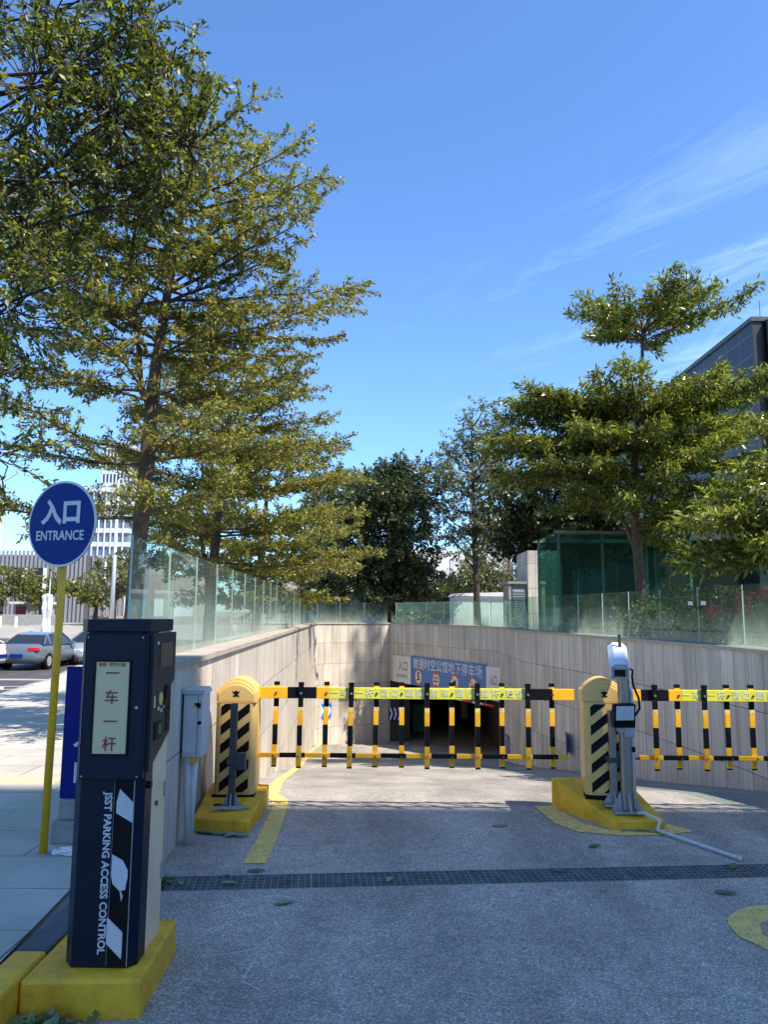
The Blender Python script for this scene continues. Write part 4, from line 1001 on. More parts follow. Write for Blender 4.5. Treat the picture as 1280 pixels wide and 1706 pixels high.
round_tree('slim_tree', 'slim sparse tree with a thin dark trunk in front of the white shed', (3.5, 29, 1), 23, 'lv_grey', 'trunk_dark',
           [(3.55, 29, .9), (3.5, 29, 2.5), (3.45, 29, 4.2), (3.4, 29, 6.5), (3.35, 29, 9)], [.15, .12, .10, .06, .02], ((3.5, 29, 6.6), (1.95, 1.5, 3.1)), 44, .13, 4, .55, .45, nn=11)
round_tree('broadleaf_tree', 'bushy tree to the right of the slim tree, above the concrete kiosk', (5.8, 36, .9), 24, 'lv_grey', 'trunk_dark',
           [(5.8, 36, .9), (5.8, 36, 2.2), (5.9, 36, 4)], [.2, .16, .08], ((5.6, 36, 3.6), (1.9, 1.5, 1.9)), 22, .15, 4, .5, .5, nn=14)
round_tree('yellow_bush', 'yellow green bush under the pale building in the middle distance', (2.4, 38, .9), 25, 'lv_yell', 'trunk_dark',
           [(2.4, 38, .9), (2.4, 38, 1.5), (2.4, 38, 2)], [.1, .08, .04], ((2.3, 38, 1.9), (1.9, 1.2, 1.1)), 16, .14, 4, .45, .45, nn=14, group='bushes behind the far wall')
round_tree('dark_bush', 'dark green bush behind the shed beside the slim trunk', (4.3, 40, .9), 26, 'lv_dark', 'trunk_dark',
           [(4.3, 40, .9), (4.3, 40, 1.5), (4.3, 40, 2.4)], [.1, .08, .04], ((4.2, 40, 2.5), (2.6, 1.2, 1.3)), 18, .16, 4, .5, .5, nn=14, group='bushes behind the far wall')
round_tree('broadleaf_tree', 'dark tree behind the glass pavilion, left of the tiered tree trunk', (5.4, 23, 1.1), 27, 'lv_dark', 'trunk_dark',
           [(5.5, 23, 1.1), (5.5, 23, 3), (5.4, 23, 5)], [.18, .14, .06], ((5.5, 23, 4.5), (1.9, 1.2, 1.6)), 34, .16, 5, .5, .5, nn=16)

# tiered tree on the right in the planted bed
T = Tree('terminalia_tree', 'tiered tree on the right with a small parasol crown on a bare stem', (5.02, 15, 1.1), 31, 'lv_right')
K = 15 / 13
def kk(x, y, z): return (x * K, 15 + (y - 13) * K, 1.65 + (z - 1.65) * K)
tr = [kk(*q) for q in [(4.36, 13, 1.17), (4.33, 13, 2.2), (4.28, 13, 3.2), (4.32, 13, 4.4), (4.42, 13, 5.2), (4.50, 13, 6.0), (4.52, 13, 6.45), (4.55, 13, 7.0)]]
T.w.tube(tr, [.125, .105, .09, .065, .045, .034, .030, .010], 12)
for dx, dz, l in ((-.25, .5, 1.0), (.22, .6, 1.2), (-.1, .9, 1.1)):
    T.limb([kk(4.3, 13, 2.6), kk(4.3 + dx * .6, 13.05, 2.6 + dz), kk(4.3 + dx * 1.6, 13.1, 2.8 + dz * 1.6)], .055, .03, 7)
LR = dict(per=12, twigL=.50, tstep=.115, droop=.3, spread=.75)
for z, rad, n, rise, bias in ((3.5, 1.9, 8, .06, (0, .25)), (4.05, 2.2, 10, .06, (0, .0)), (4.45, 2.3, 10, .10, (PI, .05)), (4.95, 2.2, 10, .09, (0, .1)), (5.15, 1.9, 9, .08, (PI, .15))):
    T.tier(poly_at(tr, kk(0, 0, z)[2]), rad * K, n, .13, rise=rise, bias=bias, thick=.05, **LR)
T.tier(kk(4.30, 13, 3.2), 2.3 * K, 6, .13, rise=-.02, azr=(-1.5, 1.2), thick=.055, **LR)
T.tier(kk(4.4, 13, 4.55), 2.75 * K, 3, .13, rise=.12, azr=(PI - .25, PI + .1), thick=.055, **LR)
T.tier(kk(4.4, 13, 5.15), 2.0 * K, 3, .13, rise=.10, azr=(PI - .35, PI + .35), thick=.055, **LR)
T.tier(kk(4.5, 13, 5.15), 2.6 * K, 3, .13, rise=.12, azr=(-.35, .35), thick=.055, **LR)
LR2 = dict(per=9, twigL=.38, tstep=.12, droop=.15, spread=.75)
T.tier(kk(4.52, 13, 6.40), 1.55 * K, 10, .12, rise=.36, thick=.03, start=.30, curve=-.3, bias=(0, .12), **LR2)
T.tier(kk(4.53, 13, 6.48), 1.35 * K, 9, .12, rise=.48, thick=.03, start=.3, curve=-.4, bias=(0, .1), **LR2)
T.tier(kk(4.54, 13, 6.6), 1.0 * K, 8, .12, rise=.55, thick=.025, start=.2, **LR2)
T.tier(kk(4.54, 13, 6.8), .6 * K, 5, .12, rise=.5, thick=.025, start=.2, **LR2)
cnt['right'] = T.finish(.30, .7)
# tall tree out of the frame on the right, whose crown dapples the sunlit wall
round_tree('tall_tree', 'tall slender tree outside the picture on the right, dappling the sunlit wall', (13.2, 16.2, 1.1), 33, 'lv_right', 'trunk_dark',
           [(13.2, 16.2, 1.1), (13.1, 16.1, 10), (12.95, 16.0, 20), (12.9, 16.0, 26)], [.3, .25, .12, .03], ((12.95, 16.0, 24.4), (.9, .9, 2.2)), 13, .18, 3, .4, .28, nn=4)
# near tree off the right edge
T = Tree('broadleaf_tree', 'tree with long glossy leaves hanging in from the right edge over the flower bush', (5.7, 9.8, 1.1), 32, 'lv_right')
tr = [(5.75, 9.9, 1.1), (5.72, 9.8, 2.2), (5.65, 9.8, 3.2), (5.6, 9.8, 3.8)]
T.w.tube(tr, [.13, .11, .08, .03], 10)
for z, rad, n, rise in ((2.55, 1.3, 7, -.06), (2.85, 1.6, 9, -.03), (3.2, 1.5, 9, .03), (3.5, .9, 6, .08)):
    T.tier(poly_at(tr, z), rad, n, .14, rise=rise, thick=.04, per=9, twigL=.40, tstep=.11, droop=.35, spread=.8)
T.tier((5.65, 9.8, 2.7), 1.75, 6, .14, rise=-.10, azr=(PI - .5, PI + .25), thick=.035, per=9, twigL=.40, tstep=.11, droop=.4, spread=.8)
cnt['rightnear'] = T.finish(.30, .7)

# fuller planting
# flower bush + shrubs behind the right glass
T = Tree('flower_bush', 'bush with bright pink flowers behind the glass near the right edge', (4.62, 9.85, 1.1), 41, 'lv_right', cat='bush', group=None)
for i in range(14):
    a = T.rng.uniform(0, 6.28); q = (4.62 + .45 * math.cos(a), 9.9 + .25 * math.sin(a), 1.1 + T.rng.uniform(.2, .62)); T.blob((4.62, 9.85, 1.1), q, (.2, .2, .16), 9, .055, 5, tl=.18, thick=.012)
for i in range(26):
    C0 = []; D0 = []; L0 = []
    a = T.rng.uniform(0, 6.28); rr = T.rng.uniform(.1, .62); q = np.array([4.62 + rr * math.cos(a), 9.75 + .20 * math.sin(a), 1.1 + T.rng.uniform(.42, .84)])
    for k in range(26): C0.append(q + T.rng.normal(0, .034, 3)); D0.append(T.rng.normal(0, 1, 3)); L0.append(.045)
    leaf_object('flower_head', np.array(C0) - np.array(T.t.location), D0, L0, .8, 'petal', T.t, T.rng, 1)
T.finish(.5, .8)
for i, (x, y, h, mt, lab) in enumerate(((4.35, 10.8, .72, 'lv_right', 'loose green shrub behind the glass left of the pink flowers'), (4.25, 11.9, .55, 'lv_yell', 'yellow green shrub behind the glass under the two stickers'), (4.45, 13.4, .60, 'lv_grey', 'grey green shrub beside the foot of the right tiered tree'), (5.4, 10.2, .7, 'lv_right', 'green shrub at the right edge, right of the pink flowers'), (4.0, 14.6, .5, 'lv_dark', 'dark shrub behind the glass left of the tiered tree trunk'), (5.0, 11.6, .8, 'lv_grey', 'taller grey green shrub behind the loose green one'))):
    T = Tree('shrub', lab, (x, y, 1.1), 50 + i, mt, cat='shrub', group='shrubs in the planted bed')
    for k in range(13):
        a = T.rng.uniform(0, 6.28); q = (x + .34 * math.cos(a), y + .28 * math.sin(a), 1.1 + T.rng.uniform(.3, 1) * h); T.blob((x, y, 1.1), q, (.18, .18, .14), 7, .06, 5, tl=.18, thick=.01)
    T.finish(.45, .8)

# street trees far left
for i, (x, y, h, lab) in enumerate(((-39.5, 80, 6.6, 'small rounded street tree at the left edge in front of the grey building'), (-35.8, 81, 6.2, 'small rounded street tree left of the yellow pole, in front of the grey building'),
                                    (-31.2, 84, 5.4, 'pale green street tree right of the yellow pole'), (-27.5, 79, 7.2, 'larger street tree behind the white lamp post'))):
    r0 = 2.5 if i < 2 else 2.6
    z0 = .1
    T = Tree('street_tree', lab, (x, y, z0), 60 + i, 'lv_yell', 'trunk_dark', 'street trees by the grey building')
    tr = [(x, y, z0), (x + .1, y, z0 + h * .35), (x - .2, y, z0 + h * .7)]; T.w.tube(tr, [.28, .2, .1], 7)
    for k in range(16):
        v = T.rng.normal(0, 1, 3); v /= np.linalg.norm(v); c = (x + v[0] * r0 * .75, y + v[1] * r0 * .75, z0 + h * .66 + v[2] * h * .22); T.blob(tr[1], c, (.8, .8, .6), 10, .30, 5, tl=.6, thick=.06, step=.2)
    T.finish(.7, .9)
print('LEAVES', cnt)
# ---------------------------------------------------------------- pavilion, kiosk, shed
def posts(mb, pts, z0, z1, r=.03):
    for x, y in pts: mb.box(x - r, x + r, y - r, y + r, z0, z1)
t = thing('glass_pavilion', 'dark green glass pavilion behind the right tiered tree', 'pavilion', (3.88, 17.0, 1.1))
x0, x1, y0, y1, h = 0, 2.9, 0, 2.2, 2.33
for name, (ax, ay), (bx, by), n in (('glass_wall', (x0, y0), (x1, y0), 3), ('glass_wall', (x0, y1), (x0, y0), 2), ('glass_wall', (x1, y0), (x1, y1), 2), ('glass_wall', (x1, y1), (x0, y1), 3)):
    for i in range(n):
        a = Vector((ax + (bx - ax) * i / n, ay + (by - ay) * i / n)); c = Vector((ax + (bx - ax) * (i + 1) / n, ay + (by - ay) * (i + 1) / n)); d = (c - a).normalized(); nn = Vector((-d.y, d.x)) * .008
        a = a + d * .02; c = c - d * .02
        b = MB(); b.prism([tuple(a + nn), tuple(c + nn), tuple(c - nn), tuple(a - nn)], .02, h - .05); b.build(name, 'glass_dark', t)
for pp in [(x0, y0), (x1, y0), (x0, y1), (x1, y1), (x1 / 3, y0), (2 * x1 / 3, y0)]: b = MB(); posts(b, [pp], 0, h - .02, .028); b.build('post', 'glass_edge', t)
b = MB(); b.box(-.12, x1 + .12, -.12, y1 + .12, h - .02, h + .02); b.build('roof', 'glass_dark', t)
b = MB(); b.box(-.12, x1 + .12, -.125, -.121, h - .03, h + .03); b.box(.0, x1, .4, .46, h - .10, h - .021); b.box(0, x1, 1.4, 1.46, h - .10, h - .021); b.build('roof_beam', 'steel', t)
t = thing('glass_building', 'low dark teal glass building behind the flower bush at the right edge', 'building', (7.3, 19.0, 1.1))
b = MB(); b.box(0, 9, .1, 6, 0, 2.35); b.build('wall', 'darkteal' if 'darkteal' in M else 'navy_side', t)
for i in range(6):
    b = MB(); b.box(.05 + i * 1.5, 1.45 + i * 1.5, .03, .09, .05, 2.3); b.build('glass_wall', 'glass_dark', t)
b = MB(); b.box(-.1, 9.2, -.1, 6.1, 2.36, 2.5); b.build('roof', 'darkgrey', t)
t = thing('concrete_kiosk', 'pale concrete kiosk with a louvred door at the corner of the glass fence', 'kiosk', (3.40, 20.9, 1.0))
b = MB(); b.box(.50, 1.3, -.1, 1.6, 0, 2.33); b.build('tall_block', 'stone_g', t, uvf=lambda c: (c.x + c.y, c.z))
b = MB(); b.box(.06, .495, 0, 1.4, 0, 1.42); b.box(-.04, .495, -.08, 1.5, 1.425, 1.50); b.box(-.02, .055, -.05, .1, 0, 1.42); b.build('low_block', 'concrete', t)
b = MB(); b.box(.09, .44, -.03, -.003, .05, 1.28)
for k in range(18): b.box(.10, .43, -.045, -.031, .08 + k * .066, .11 + k * .066)
b.build('louvred_door', 'galv', t)
t = thing('white_shed', 'white roofed shed with pale panels behind the slim tree trunk', 'shed', (4.0, 31.5, .98))
b = MB(); b.box(-1.12, 1.1, 0, 2, 0, 1.32); b.build('wall', 'white', t)
b = MB(); b.prism([(-1.2, 1.33), (1.2, 1.33), (1.14, 1.46), (.9, 1.50), (-1.1, 1.44)], -.12, 2.1, axis='y'); b.build('roof', 'white', t)
for i in range(3):
    b = MB(); b.box(-1.05 + i * .72, -.40 + i * .72, -.02, -.002, .08, 1.22); b.build('panel', 'boxgrey', t)

# ---------------------------------------------------------------- buildings
def grid_mat(name, c, m, bw, rh, mort=.03, rough=.3, metal=0, var=.75):
    t = NT(name); tcd = t.N('TexCoord'); b = t.N('TexBrick', offset=0.0)
    b.inputs['Color1'].default_value = tuple(c) + (1,); b.inputs['Color2'].default_value = tuple(v * var for v in c) + (1,); b.inputs['Mortar'].default_value = tuple(m) + (1,)
    b.inputs['Scale'].default_value = 1; b.inputs['Mortar Size'].default_value = mort; b.inputs['Brick Width'].default_value = bw; b.inputs['Row Height'].default_value = rh
    t.L(tcd.outputs['UV'], b.inputs[0]); M[name] = t.done(t.bsdf(b.outputs[0], rough, metal)); return M[name]
grid_mat('slate_tiles', (.022, .034, .056), (.10, .12, .15), 1.6, 1.15, .03, .5)
grid_mat('shade_tower', (.60, .56, .50), (.08, .10, .12), 3.0, 3.4, .6, .6)
uvb = lambda c: (c.x + c.y, c.z)
M['front_dark'] = paint('dark_front', (.012, .012, .013), .5, var=.2, bump=0)
t = thing('slate_office', 'dark slate tiled office block rising behind the trees at the right edge', 'building', (19.9, 40, -.5))
b = MB(); b.box(0, 30, .02, 55, 0, 17.9); b.build('wall', 'slate_tiles', t, uvf=uvb)
b = MB(); b.box(-.02, 30, -.02, .015, 0, 17.9); b.build('front_cladding', 'front_dark', t)
b = MB(); b.box(-.1, 30, -.1, 55, 17.91, 18.15); b.build('parapet', 'darkgrey', t)
for i in range(8):
    b = MB(); b.box(.6 + i * 1.4, .85 + i * 1.4, -.35, .0, 0, 17.9); b.build('fin', 'black', t)
for k in range(4):
    for i in range(6):
        b = MB(); b.box(.95 + i * 1.4, 1.9 + i * 1.4, -.06, .0, 2 + k * 4.0, 4.6 + k * 4.0); b.build('window', 'lens', t)
b = MB(); b.tube([(.7, .5, 18.1), (.7, .5, 19.3)], .02, 5); b.build('rooftop_rod', 'darkgrey', t); b = MB(); b.tube([(3.0, .5, 18.1), (3.2, .5, 19.0)], .02, 5); b.build('rooftop_rod', 'darkgrey', t)
# unseen block added out of the frame on the right to shade the near road
t = thing('shade_block', 'tall unseen block added outside the picture on the right to shade the near road', 'building', (6.4, -5.73, 0))
b = MB(); b.box(0, 15, -9, 0, .0, 30.0); b.build('wall', 'shade_tower', t, uvf=uvb)
b = MB(); b.box(.3, 14.7, -8.7, -.3, 30.01, 30.3); b.build('roof', 'concrete', t)
# grey ribbed building far left
M['ribgrey'] = paint('rib_dark', (.10, .10, .115), .6, var=.2, bump=0); M['rib'] = paint('rib_grey', (.27, .27, .29), .5, var=.15, bump=0)
gx = thing('ribbed_building', 'long grey ribbed building with a saw toothed roof edge across the street', 'building', (-70, 95, .1))
b = MB(); b.box(0, 33.5, 0, 15, 0, 8.2)
b.build('wall', 'ribgrey', gx)
b = MB()
for i in range(66): b.box(i * .507 + .02, i * .507 + .30, -.10, -.005, 0, 8.75)
b.build('ribs', 'rib', gx)
for (a, z0_, z1_) in ((24.2, 4.4, 6.6), (26.6, 4.4, 6.6), (20, 4.4, 6.6), (16.8, 4.4, 6.6)):
    b = MB(); b.box(a, a + 1.4, -.18, -.11, z0_, z1_); w_ = b.build('window', 'lens', gx)
    b = MB(); b.box(a + 1.5, a + 1.9, -.2, -.11, z0_ - .6, z1_); b.build('window_pier', 'white', w_)
gx2 = thing('ribbed_building', 'grey wing with narrow white framed windows behind the yellow pole', 'building', (-36.4, 96, .1))
b = MB(); b.box(0, 7.2, 0, 12, 0, 8.0); b.build('wall', 'concrete', gx2)
b = MB()
for i in range(14): b.box(i * .507 + .02, i * .507 + .30, -.10, -.005, 0, 8.3)
b.build('ribs', 'rib', gx2)
for zz in (.6, 4.2):
    for k in range(2):
        b = MB(); b.box(4.3 + k * 1.5, 4.75 + k * 1.5, -.22, -.11, zz, zz + 2.6); b.build('window', 'refl_white', gx2)
gx3 = thing('brown_annex', 'low pale brown block right of the grey wing', 'building', (-29.2, 97, .1))
b = MB(); b.box(0, 6, 0, 10, 0, 6.0); b.build('wall', 'coping', gx3)
b = MB(); b.box(.5, 1.6, -.1, -.01, 0, 3.0); b.build('door', 'refl_white', gx3)
b = MB(); b.box(3, 5.4, -.1, -.01, 0, 2.4); b.build('roller_door', 'white', gx3)
# guard house
t = thing('guard_house', 'small stone guard house with a flat white roof at the left edge', 'guard house', (-40.2, 84, .1))
b = MB(); b.box(1.5, 3.3, 0, 3, 0, 2.1); b.box(-.2, 1.5, 1.0, 3, 0, 2.1); b.build('wall', 'coping', t)
b = MB(); b.box(-.4, 3.6, -.3, 3.3, 2.11, 2.35); b.build('roof', 'white', t)
b = MB(); b.box(-.1, 1.4, .95, .995, .1, 1.9); b.build('door', 'maroon', t)
b = MB(); b.box(-46, -33.2, 79.0, 79.4, -.2, 1.1); tag(b.build('boundary_wall', 'concrete', bevel=.02), 'low stone boundary wall in front of the guard house', 'wall')
for i in range(5):
    x = -41 + i * 1.5; b = MB(); b.tube([(x, 74, -.1), (x, 74, .95)], .14, 10); tag(b.build('bollard', 'refl_white'), 'white bollard in the row across the street in front of the low wall', 'bollard', 'bollards across the street')
b = MB(); b.box(-32.5, -14, 86, 86.3, 0, 1.0); tag(b.build('boundary_wall', 'coping'), 'long low pale wall across the street behind the ticket machine', 'wall')
# hedge seen through the glass
T = Tree('hedge', 'low yellow green hedge seen through the left end of the glass fence', (-8.6, 36, -.7), 71, 'lv_yell', cat='hedge', group=None)
for k in range(34): x = -10.3 + 2.7 * T.rng.random(); T.blob((x, 36, -.7), (x, 36 + T.rng.normal(0, .15), -.45 + .4 * T.rng.random()), (.2, .2, .12), 6, .07, 5, tl=.15, thick=.012)
T.finish(.5, .8)
# towers far away
def tower(label, loc, w, d, h, floor, fin, rz=0, setback=None, step_=1.6):
    t = thing('office_tower', label, 'tower', loc, rz); 
    b = MB(); b.box(-w / 2, w / 2, 0, d, 0, h); b.build('core', 'towerglass', t)
    b = MB(); k = 0
    while k * floor < h: b.box(-w / 2 - .4, w / 2 + .4, -.4, d + .4, k * floor, k * floor + floor * .32); k += 1
    b.build('floor_bands', 'towerwhite', t)
    b = MB(); n = int(w / step_)
    for i in range(n + 1): b.box(-w / 2 + i * step_ - .18, -w / 2 + i * step_ + .18, -.55, -.41, 0, h)
    b.build('fins', 'towerwhite', t); return t
M['towerwhite'] = paint('tower_white', (.62, .66, .70), .5, var=.08, bump=0); M['towerglass'] = paint('tower_glass', (.16, .20, .26), .2, var=.2, bump=0)
tower('white banded tower behind the round entrance sign', (-73, 200, 0), 12.5, 12, 34, 3.6, 1)
tower('slimmer pale tower rising above the banded one, half hidden by leaves', (-75.5, 214, 0), 8, 8, 49, 3.6, 1, step_=1.0)
tower('pale blue grey tower far off behind the slim tree', (37, 230, 0), 14, 12, 34, 3.6, 1, step_=2.2)
tower('small far tower left of the slate office, just above the bushes', (52, 260, 0), 9, 10, 32, 3.6, 1)
t = thing('terrace_building', 'pale low building with a flat terrace edge seen between the dark and the slim tree', 'building', (6, 80, .1))
b = MB(); b.box(-16, 9, 1, 14, 0, 3.6); b.build('wall', 'darkgrey', t)
b = MB(); b.box(-16.5, 9.5, 0, 14.5, 3.61, 5.0); b.build('terrace', 'coping', t)
b = MB(); b.box(-15, 8, 3, 12, 5.01, 8.2); b.build('upper_floor', 'white', t)
for i in range(12): b = MB(); b.box(-14 + i * 1.9, -13.5 + i * 1.9, 2.9, 2.99, 5.3, 7.4); b.build('window', 'boxgrey', t)
for (x, y, h, lab) in ((-26.6, 76, 14.5, 'tall white lamp post right of the round sign'), (-31.8, 88, 7.0, 'short white street lamp left of the yellow pole')):
    t = thing('street_lamp', lab, 'street lamp', (x, y, 0), 0, 'white street lamps across the street')
    b = MB(); b.tube([(0, 0, 0), (0, 0, h)], [.22, .12], 10); b.build('pole', 'towerwhite', t, smooth=True)
    b = MB(); b.tube([(0, 0, h), (.7, 0, h + .4), (1.5, 0, h + .5)], .07, 6); b.build('arm', 'towerwhite', t)
    b = MB(); b.box(1.3, 2.2, -.15, .15, h + .42, h + .58); b.build('lamp_head', 'towerwhite', t, bevel=.03)
t = thing('street_lamp', 'white lamp post at the very left edge of the picture', 'street lamp', (-24.6, 49, -.5), 0)
b = MB(); b.tube([(0, 0, 0), (0, 0, 10.4)], [.12, .08], 8); b.build('pole', 'towerwhite', t); b = MB(); b.tube([(0, 0, 10.3), (.9, 0, 10.9)], .05, 6); b.build('arm', 'towerwhite', t)
# tall white wrapped stand by the street
t = thing('covered_stand', 'tall stand draped in white cloth across the street, left of the yellow pole', 'stand', (-21.7, 50, -.5))
b = MB(); rnd = random.Random(8); prof = [(0, .16), (.5, .24), (1.1, .30), (1.6, .22), (2.2, .32), (2.7, .26), (2.95, .28), (3.1, .22), (3.15, .06)]; n = 22; vs = []; fs = []
for i, (z, r_) in enumerate(prof):
    for k in range(n): a = 2 * PI * k / n; rr = r_ * (1 + .28 * math.cos(a * 4 + z * 1.4) + rnd.uniform(-.12, .12)); vs.append((rr * math.cos(a), rr * .7 * math.sin(a), z))
for i in range(len(prof) - 1):
    for k in range(n): fs.append((i * n + k, i * n + (k + 1) % n, (i + 1) * n + (k + 1) % n, (i + 1) * n + k))
b.add(vs, fs + [tuple(range((len(prof) - 1) * n, len(prof) * n))]); b.build('cloth', 'white', t)
b = MB(); b.tube([(.1, 0, 3.1), (.1, 0, 4.1)], .04, 6); b.build('pole', 'towerwhite', t)

# ---------------------------------------------------------------- cars
def car(name, label, loc, rz, paintm):
    t = thing(name, label, 'car', loc, rz, 'cars parked along the street')
    L = 4.6; HW = .90
    # lower body: stations (x, bottom, beltline, half width)
    st_ = [(-2.30, .42, .70, .66), (-2.24, .30, .90, .78), (-2.0, .24, 1.00, .86), (-1.5, .22, 1.03, .90), (-.6, .20, .98, .91), (.6, .20, .95, .91), (1.1, .20, .94, .91), (1.7, .22, .86, .89), (2.1, .24, .76, .82), (2.26, .30, .64, .72), (2.31, .38, .52, .60)]
    b = MB(); vs = []; fs = []; m = 12
    for x, zb_, zt_, hw in st_:
        cs = [(-.80, 0), (-.97, .12), (-1, .45), (-.98, .72), (-.90, .93), (-.70, 1.0), (.70, 1.0), (.90, .93), (.98, .72), (1, .45), (.97, .12), (.80, 0)]
        vs += [(x, hw * u, zb_ + (zt_ - zb_) * v) for u, v in cs]
    for i in range(len(st_) - 1):
        for k in range(m): fs.append((i * m + k, i * m + (k + 1) % m, (i + 1) * m + (k + 1) % m, (i + 1) * m + k))
    fs += [tuple(range(m)), tuple(range((len(st_) - 1) * m, len(st_) * m))[::-1]]
    b.add(vs, fs); b.build('body', paintm, t, smooth=True)
    # greenhouse
    gh = [(-1.75, 1.01, .74), (-1.05, 1.36, .62), (-.5, 1.44, .60), (.2, 1.44, .60), (.55, 1.38, .61), (1.18, .94, .76)]
    vs = []; fs = []
    for x, z, hw in gh: vs += [(x, -hw, z), (x, hw, z)]
    base = [(-1.75, .99), (-1.05, .96), (-.5, .95), (.2, .93), (.55, .92), (1.18, .90)]
    for x, z in base: vs += [(x, -.84, z), (x, .84, z)]
    fs += [(2 * i, 2 * i + 2, 2 * i + 3, 2 * i + 1) for i in range(1, 4)]; b = MB(); b.add(vs, fs); b.build('roof', paintm, t, smooth=True)
    b = MB(); b.add([vs[k] for k in (0, 2, 3, 1)], [(0, 1, 2, 3)]); b.build('rear_window', 'carglass', t)
    b = MB(); b.add([vs[k] for k in (8, 10, 11, 9)], [(0, 1, 2, 3)]); b.build('windscreen', 'carglass', t)
    for s in (0, 1):
        b = MB(); f2 = [(2 * i + s, 2 * i + 2 + s, 12 + 2 * i + 2 + s, 12 + 2 * i + s) for i in range(5)]; b.add(vs, f2); b.build('side_window', 'carglass', t, normals=False)
        b = MB(); sg = -1 if s == 0 else 1
        for (xa, za, xb, zb_) in ((-1.78, .99, -1.05, 1.37), (-1.05, 1.37, .2, 1.45), (.2, 1.45, .55, 1.39), (.55, 1.39, 1.22, .93), (-.35, .95, -.30, 1.44), (-1.2, .97, -.98, 1.37)):
            ya = .84 if za < 1.1 else .615; yb_ = .84 if zb_ < 1.1 else .615
            b.tube([(xa, sg * ya, za), (xb, sg * yb_, zb_)], .028, 5)
        b.build('window_frame', paintm, t)
    for x in (-1.38, 1.38):
        for sg in (-1, 1):
            b = MB(); b.tube([(x, sg * .70, .32), (x, sg * .915, .32)], .33, 22); w_ = b.build('wheel', 'black', t)
            b = MB(); b.tube([(x, sg * .916, .32), (x, sg * .925, .32)], .21, 10); b.build('rim', 'galv', w_)
    for sg in (-1, 1):
        b = MB(); b.box(-2.30, -2.12, min(sg * .42, sg * .84), max(sg * .42, sg * .84), .76, .90); b.build('tail_light', 'red', t, bevel=.02)
        b = MB(); b.box(2.08, 2.26, min(sg * .42, sg * .78), max(sg * .42, sg * .78), .56, .68); b.build('headlight', 'refl_white', t, bevel=.02)
        b = MB(); b.box(.75, .92, min(sg * .88, sg * 1.04), max(sg * .88, sg * 1.04), .92, 1.04); b.build('wing_mirror', paintm, t, bevel=.02)
    b = MB(); b.box(2.24, 2.33, -.5, .5, .30, .46); b.build('grille', 'black', t)
    b = MB(); b.box(-2.34, -2.27, -.25, .25, .52, .64); b.build('number_plate', 'signblue', t)
    return t
M['carglass'] = paint('car_glass', (.02, .025, .03), .06, var=.1, bump=0)
M['car_white'] = paint('car_white', (.68, .69, .70), .18, var=.03, bump=0); M['car_silver'] = paint('car_silver', (.15, .175, .21), .22, metal=.3, var=.05, bump=0); M['car_grey'] = paint('car_pale', (.26, .30, .35), .2, metal=.2, var=.05, bump=0)
car('parked_car', 'white saloon car cut off by the left edge of the picture', (-17.2, 31.2, -.75), R(168), 'car_white')
car('parked_car', 'silver saloon seen from behind, left of the yellow pole', (-14.5, 33.2, -.75), R(90), 'car_silver')
car('parked_car', 'pale grey car seen from the front, between the yellow pole and the ticket machine', (-13.3, 36.6, -.75), R(-108), 'car_grey')

# ---------------------------------------------------------------- fallen leaves
rnd = random.Random(77)
def fallen(name, label, x, y, z, s, a, group=None):
    r_ = np.random.default_rng(int(abs(x * 1000 + y * 77)))
    b = MB(); n = 8; vs = []; c, sn = math.cos(a), math.sin(a)
    for i in range(n + 1):
        u = i / n; w_ = s * .20 * math.sin(PI * u) ** .8
        lift = .004 * math.sin(PI * u) + .003 * r_.random()
        for k in (-1, 0, 1): X = (u - .5) * s; Y = k * w_; vs.append((X * c - Y * sn, X * sn + Y * c, lift + abs(k) * .006 + .001))
    fs = [(3 * i + k, 3 * i + k + 1, 3 * i + 4 + k, 3 * i + 3 + k) for i in range(n) for k in (0, 1)]
    b.add(vs, fs); o = b.build(name, rnd.choice(['leafdry1', 'leafdry2', 'leafdry2']), normals=False); o.location = (x, y, z); return tag(o, label, 'leaf', group)
M['leafdry1'] = paint('leaf_green', (.10, .17, .06), .5, var=.3); M['leafdry2'] = paint('leaf_pale', (.26, .32, .17), .55, var=.3)
G = 'fallen leaves lying near the drain grate'
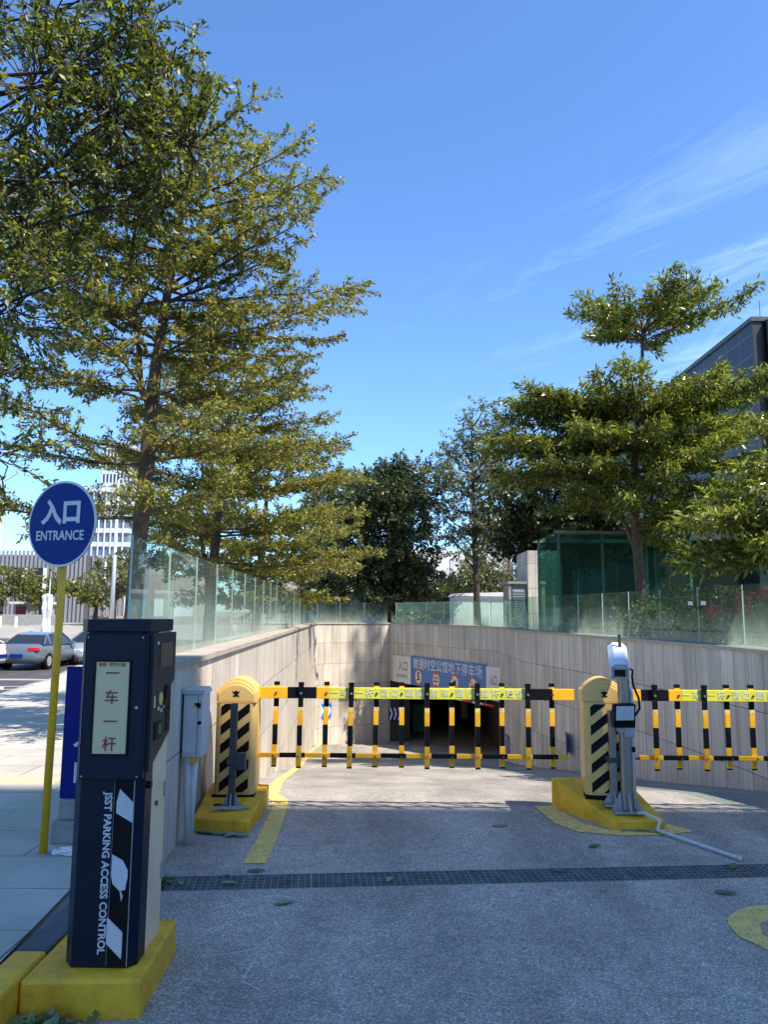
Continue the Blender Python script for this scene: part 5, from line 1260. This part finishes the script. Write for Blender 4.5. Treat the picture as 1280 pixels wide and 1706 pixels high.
spots = [(-.93, 4.93, .11, 0, 'pale green leaf lying on the drain grate, largest near its left end'), (.05, 5.02, .10, 1.4, 'green leaf on the grate directly below the middle of the barrier'),
         (-.80, 5.16, .11, .1, 'dark green leaf at the top edge of the grate below the yellow line'), (2.05, 4.83, .13, -.2, 'long green leaf on the asphalt below the right end of the grate'),
         (1.52, 5.74, .12, .5, 'green leaf on the asphalt below the right island'), (2.32, 5.32, .13, 1.0, 'green leaf at the end of the white pipe'), (1.33, 4.85, .05, 0, 'small dark leaf on the open asphalt right of centre'),
         (.92, 6.25, .12, .1, 'flat dark leaf on the asphalt inside the ramp mouth'), (-.55, 4.62, .12, .5, 'faint leaf on the asphalt below the left part of the grate'), (-1.22, 4.93, .08, 2.1, 'leaf at the far left end of the grate'),
         (-.98, 5.05, .07, .9, 'small leaf resting on the left third of the grate'), (1.15, 5.2, .10, .2, 'pale leaf at the upper edge of the grate right of centre')]
for x, y, s, a, lab in spots: fallen('fallen_leaf', lab, x, y, .003, s, a, G)
for i in range(9):
    fallen('fallen_leaf', 'curled leaf in the heap along the foot of the left yellow island', -1.36 + i * .042, 6.03 - i * .012 + rnd.uniform(-.03, .02), .004, rnd.uniform(.09, .14), rnd.uniform(-.6, .6), 'leaves along the left island')
for i in range(6):
    fallen('fallen_leaf', 'scrap of leaf at the front foot of the right yellow island', 1.86 + i * .06, 6.12 + rnd.uniform(-.03, .02), .004, rnd.uniform(.06, .09), rnd.uniform(-1, 1), 'leaves along the right island')
r_ = np.random.default_rng(5); C0 = []; D0 = []
for i in range(330):
    x = r_.normal(-1.30, .07); y = r_.normal(3.24, .035); C0.append((x, y, .004 + abs(r_.normal(0, .016)))); D0.append((r_.normal(), r_.normal(), r_.normal(0, .25)))
q = leaf_object('leaf_litter', C0, D0, r_.uniform(.03, .085, 330), .4, 'lv_fall', None, r_, .5); tag(q, 'heap of dry green leaves in the corner below the yellow plinth', 'leaf litter', kind='stuff')
fallen('fallen_leaf', 'large curled leaf on the litter at the bottom left corner', -1.43, 3.29, .02, .14, .9)
C0 = []; D0 = []
for i in range(150):
    x = r_.uniform(-1.42, -1.3); C0.append((x, r_.normal(4.93, .06), .004 + abs(r_.normal(0, .012)))); D0.append((r_.normal(), r_.normal(), r_.normal(0, .25)))
q = leaf_object('leaf_litter', C0, D0, r_.uniform(.025, .06, 150), .4, 'lv_fall', None, r_, .5); tag(q, 'small heap of leaves at the left end of the drain grate', 'leaf litter', kind='stuff')
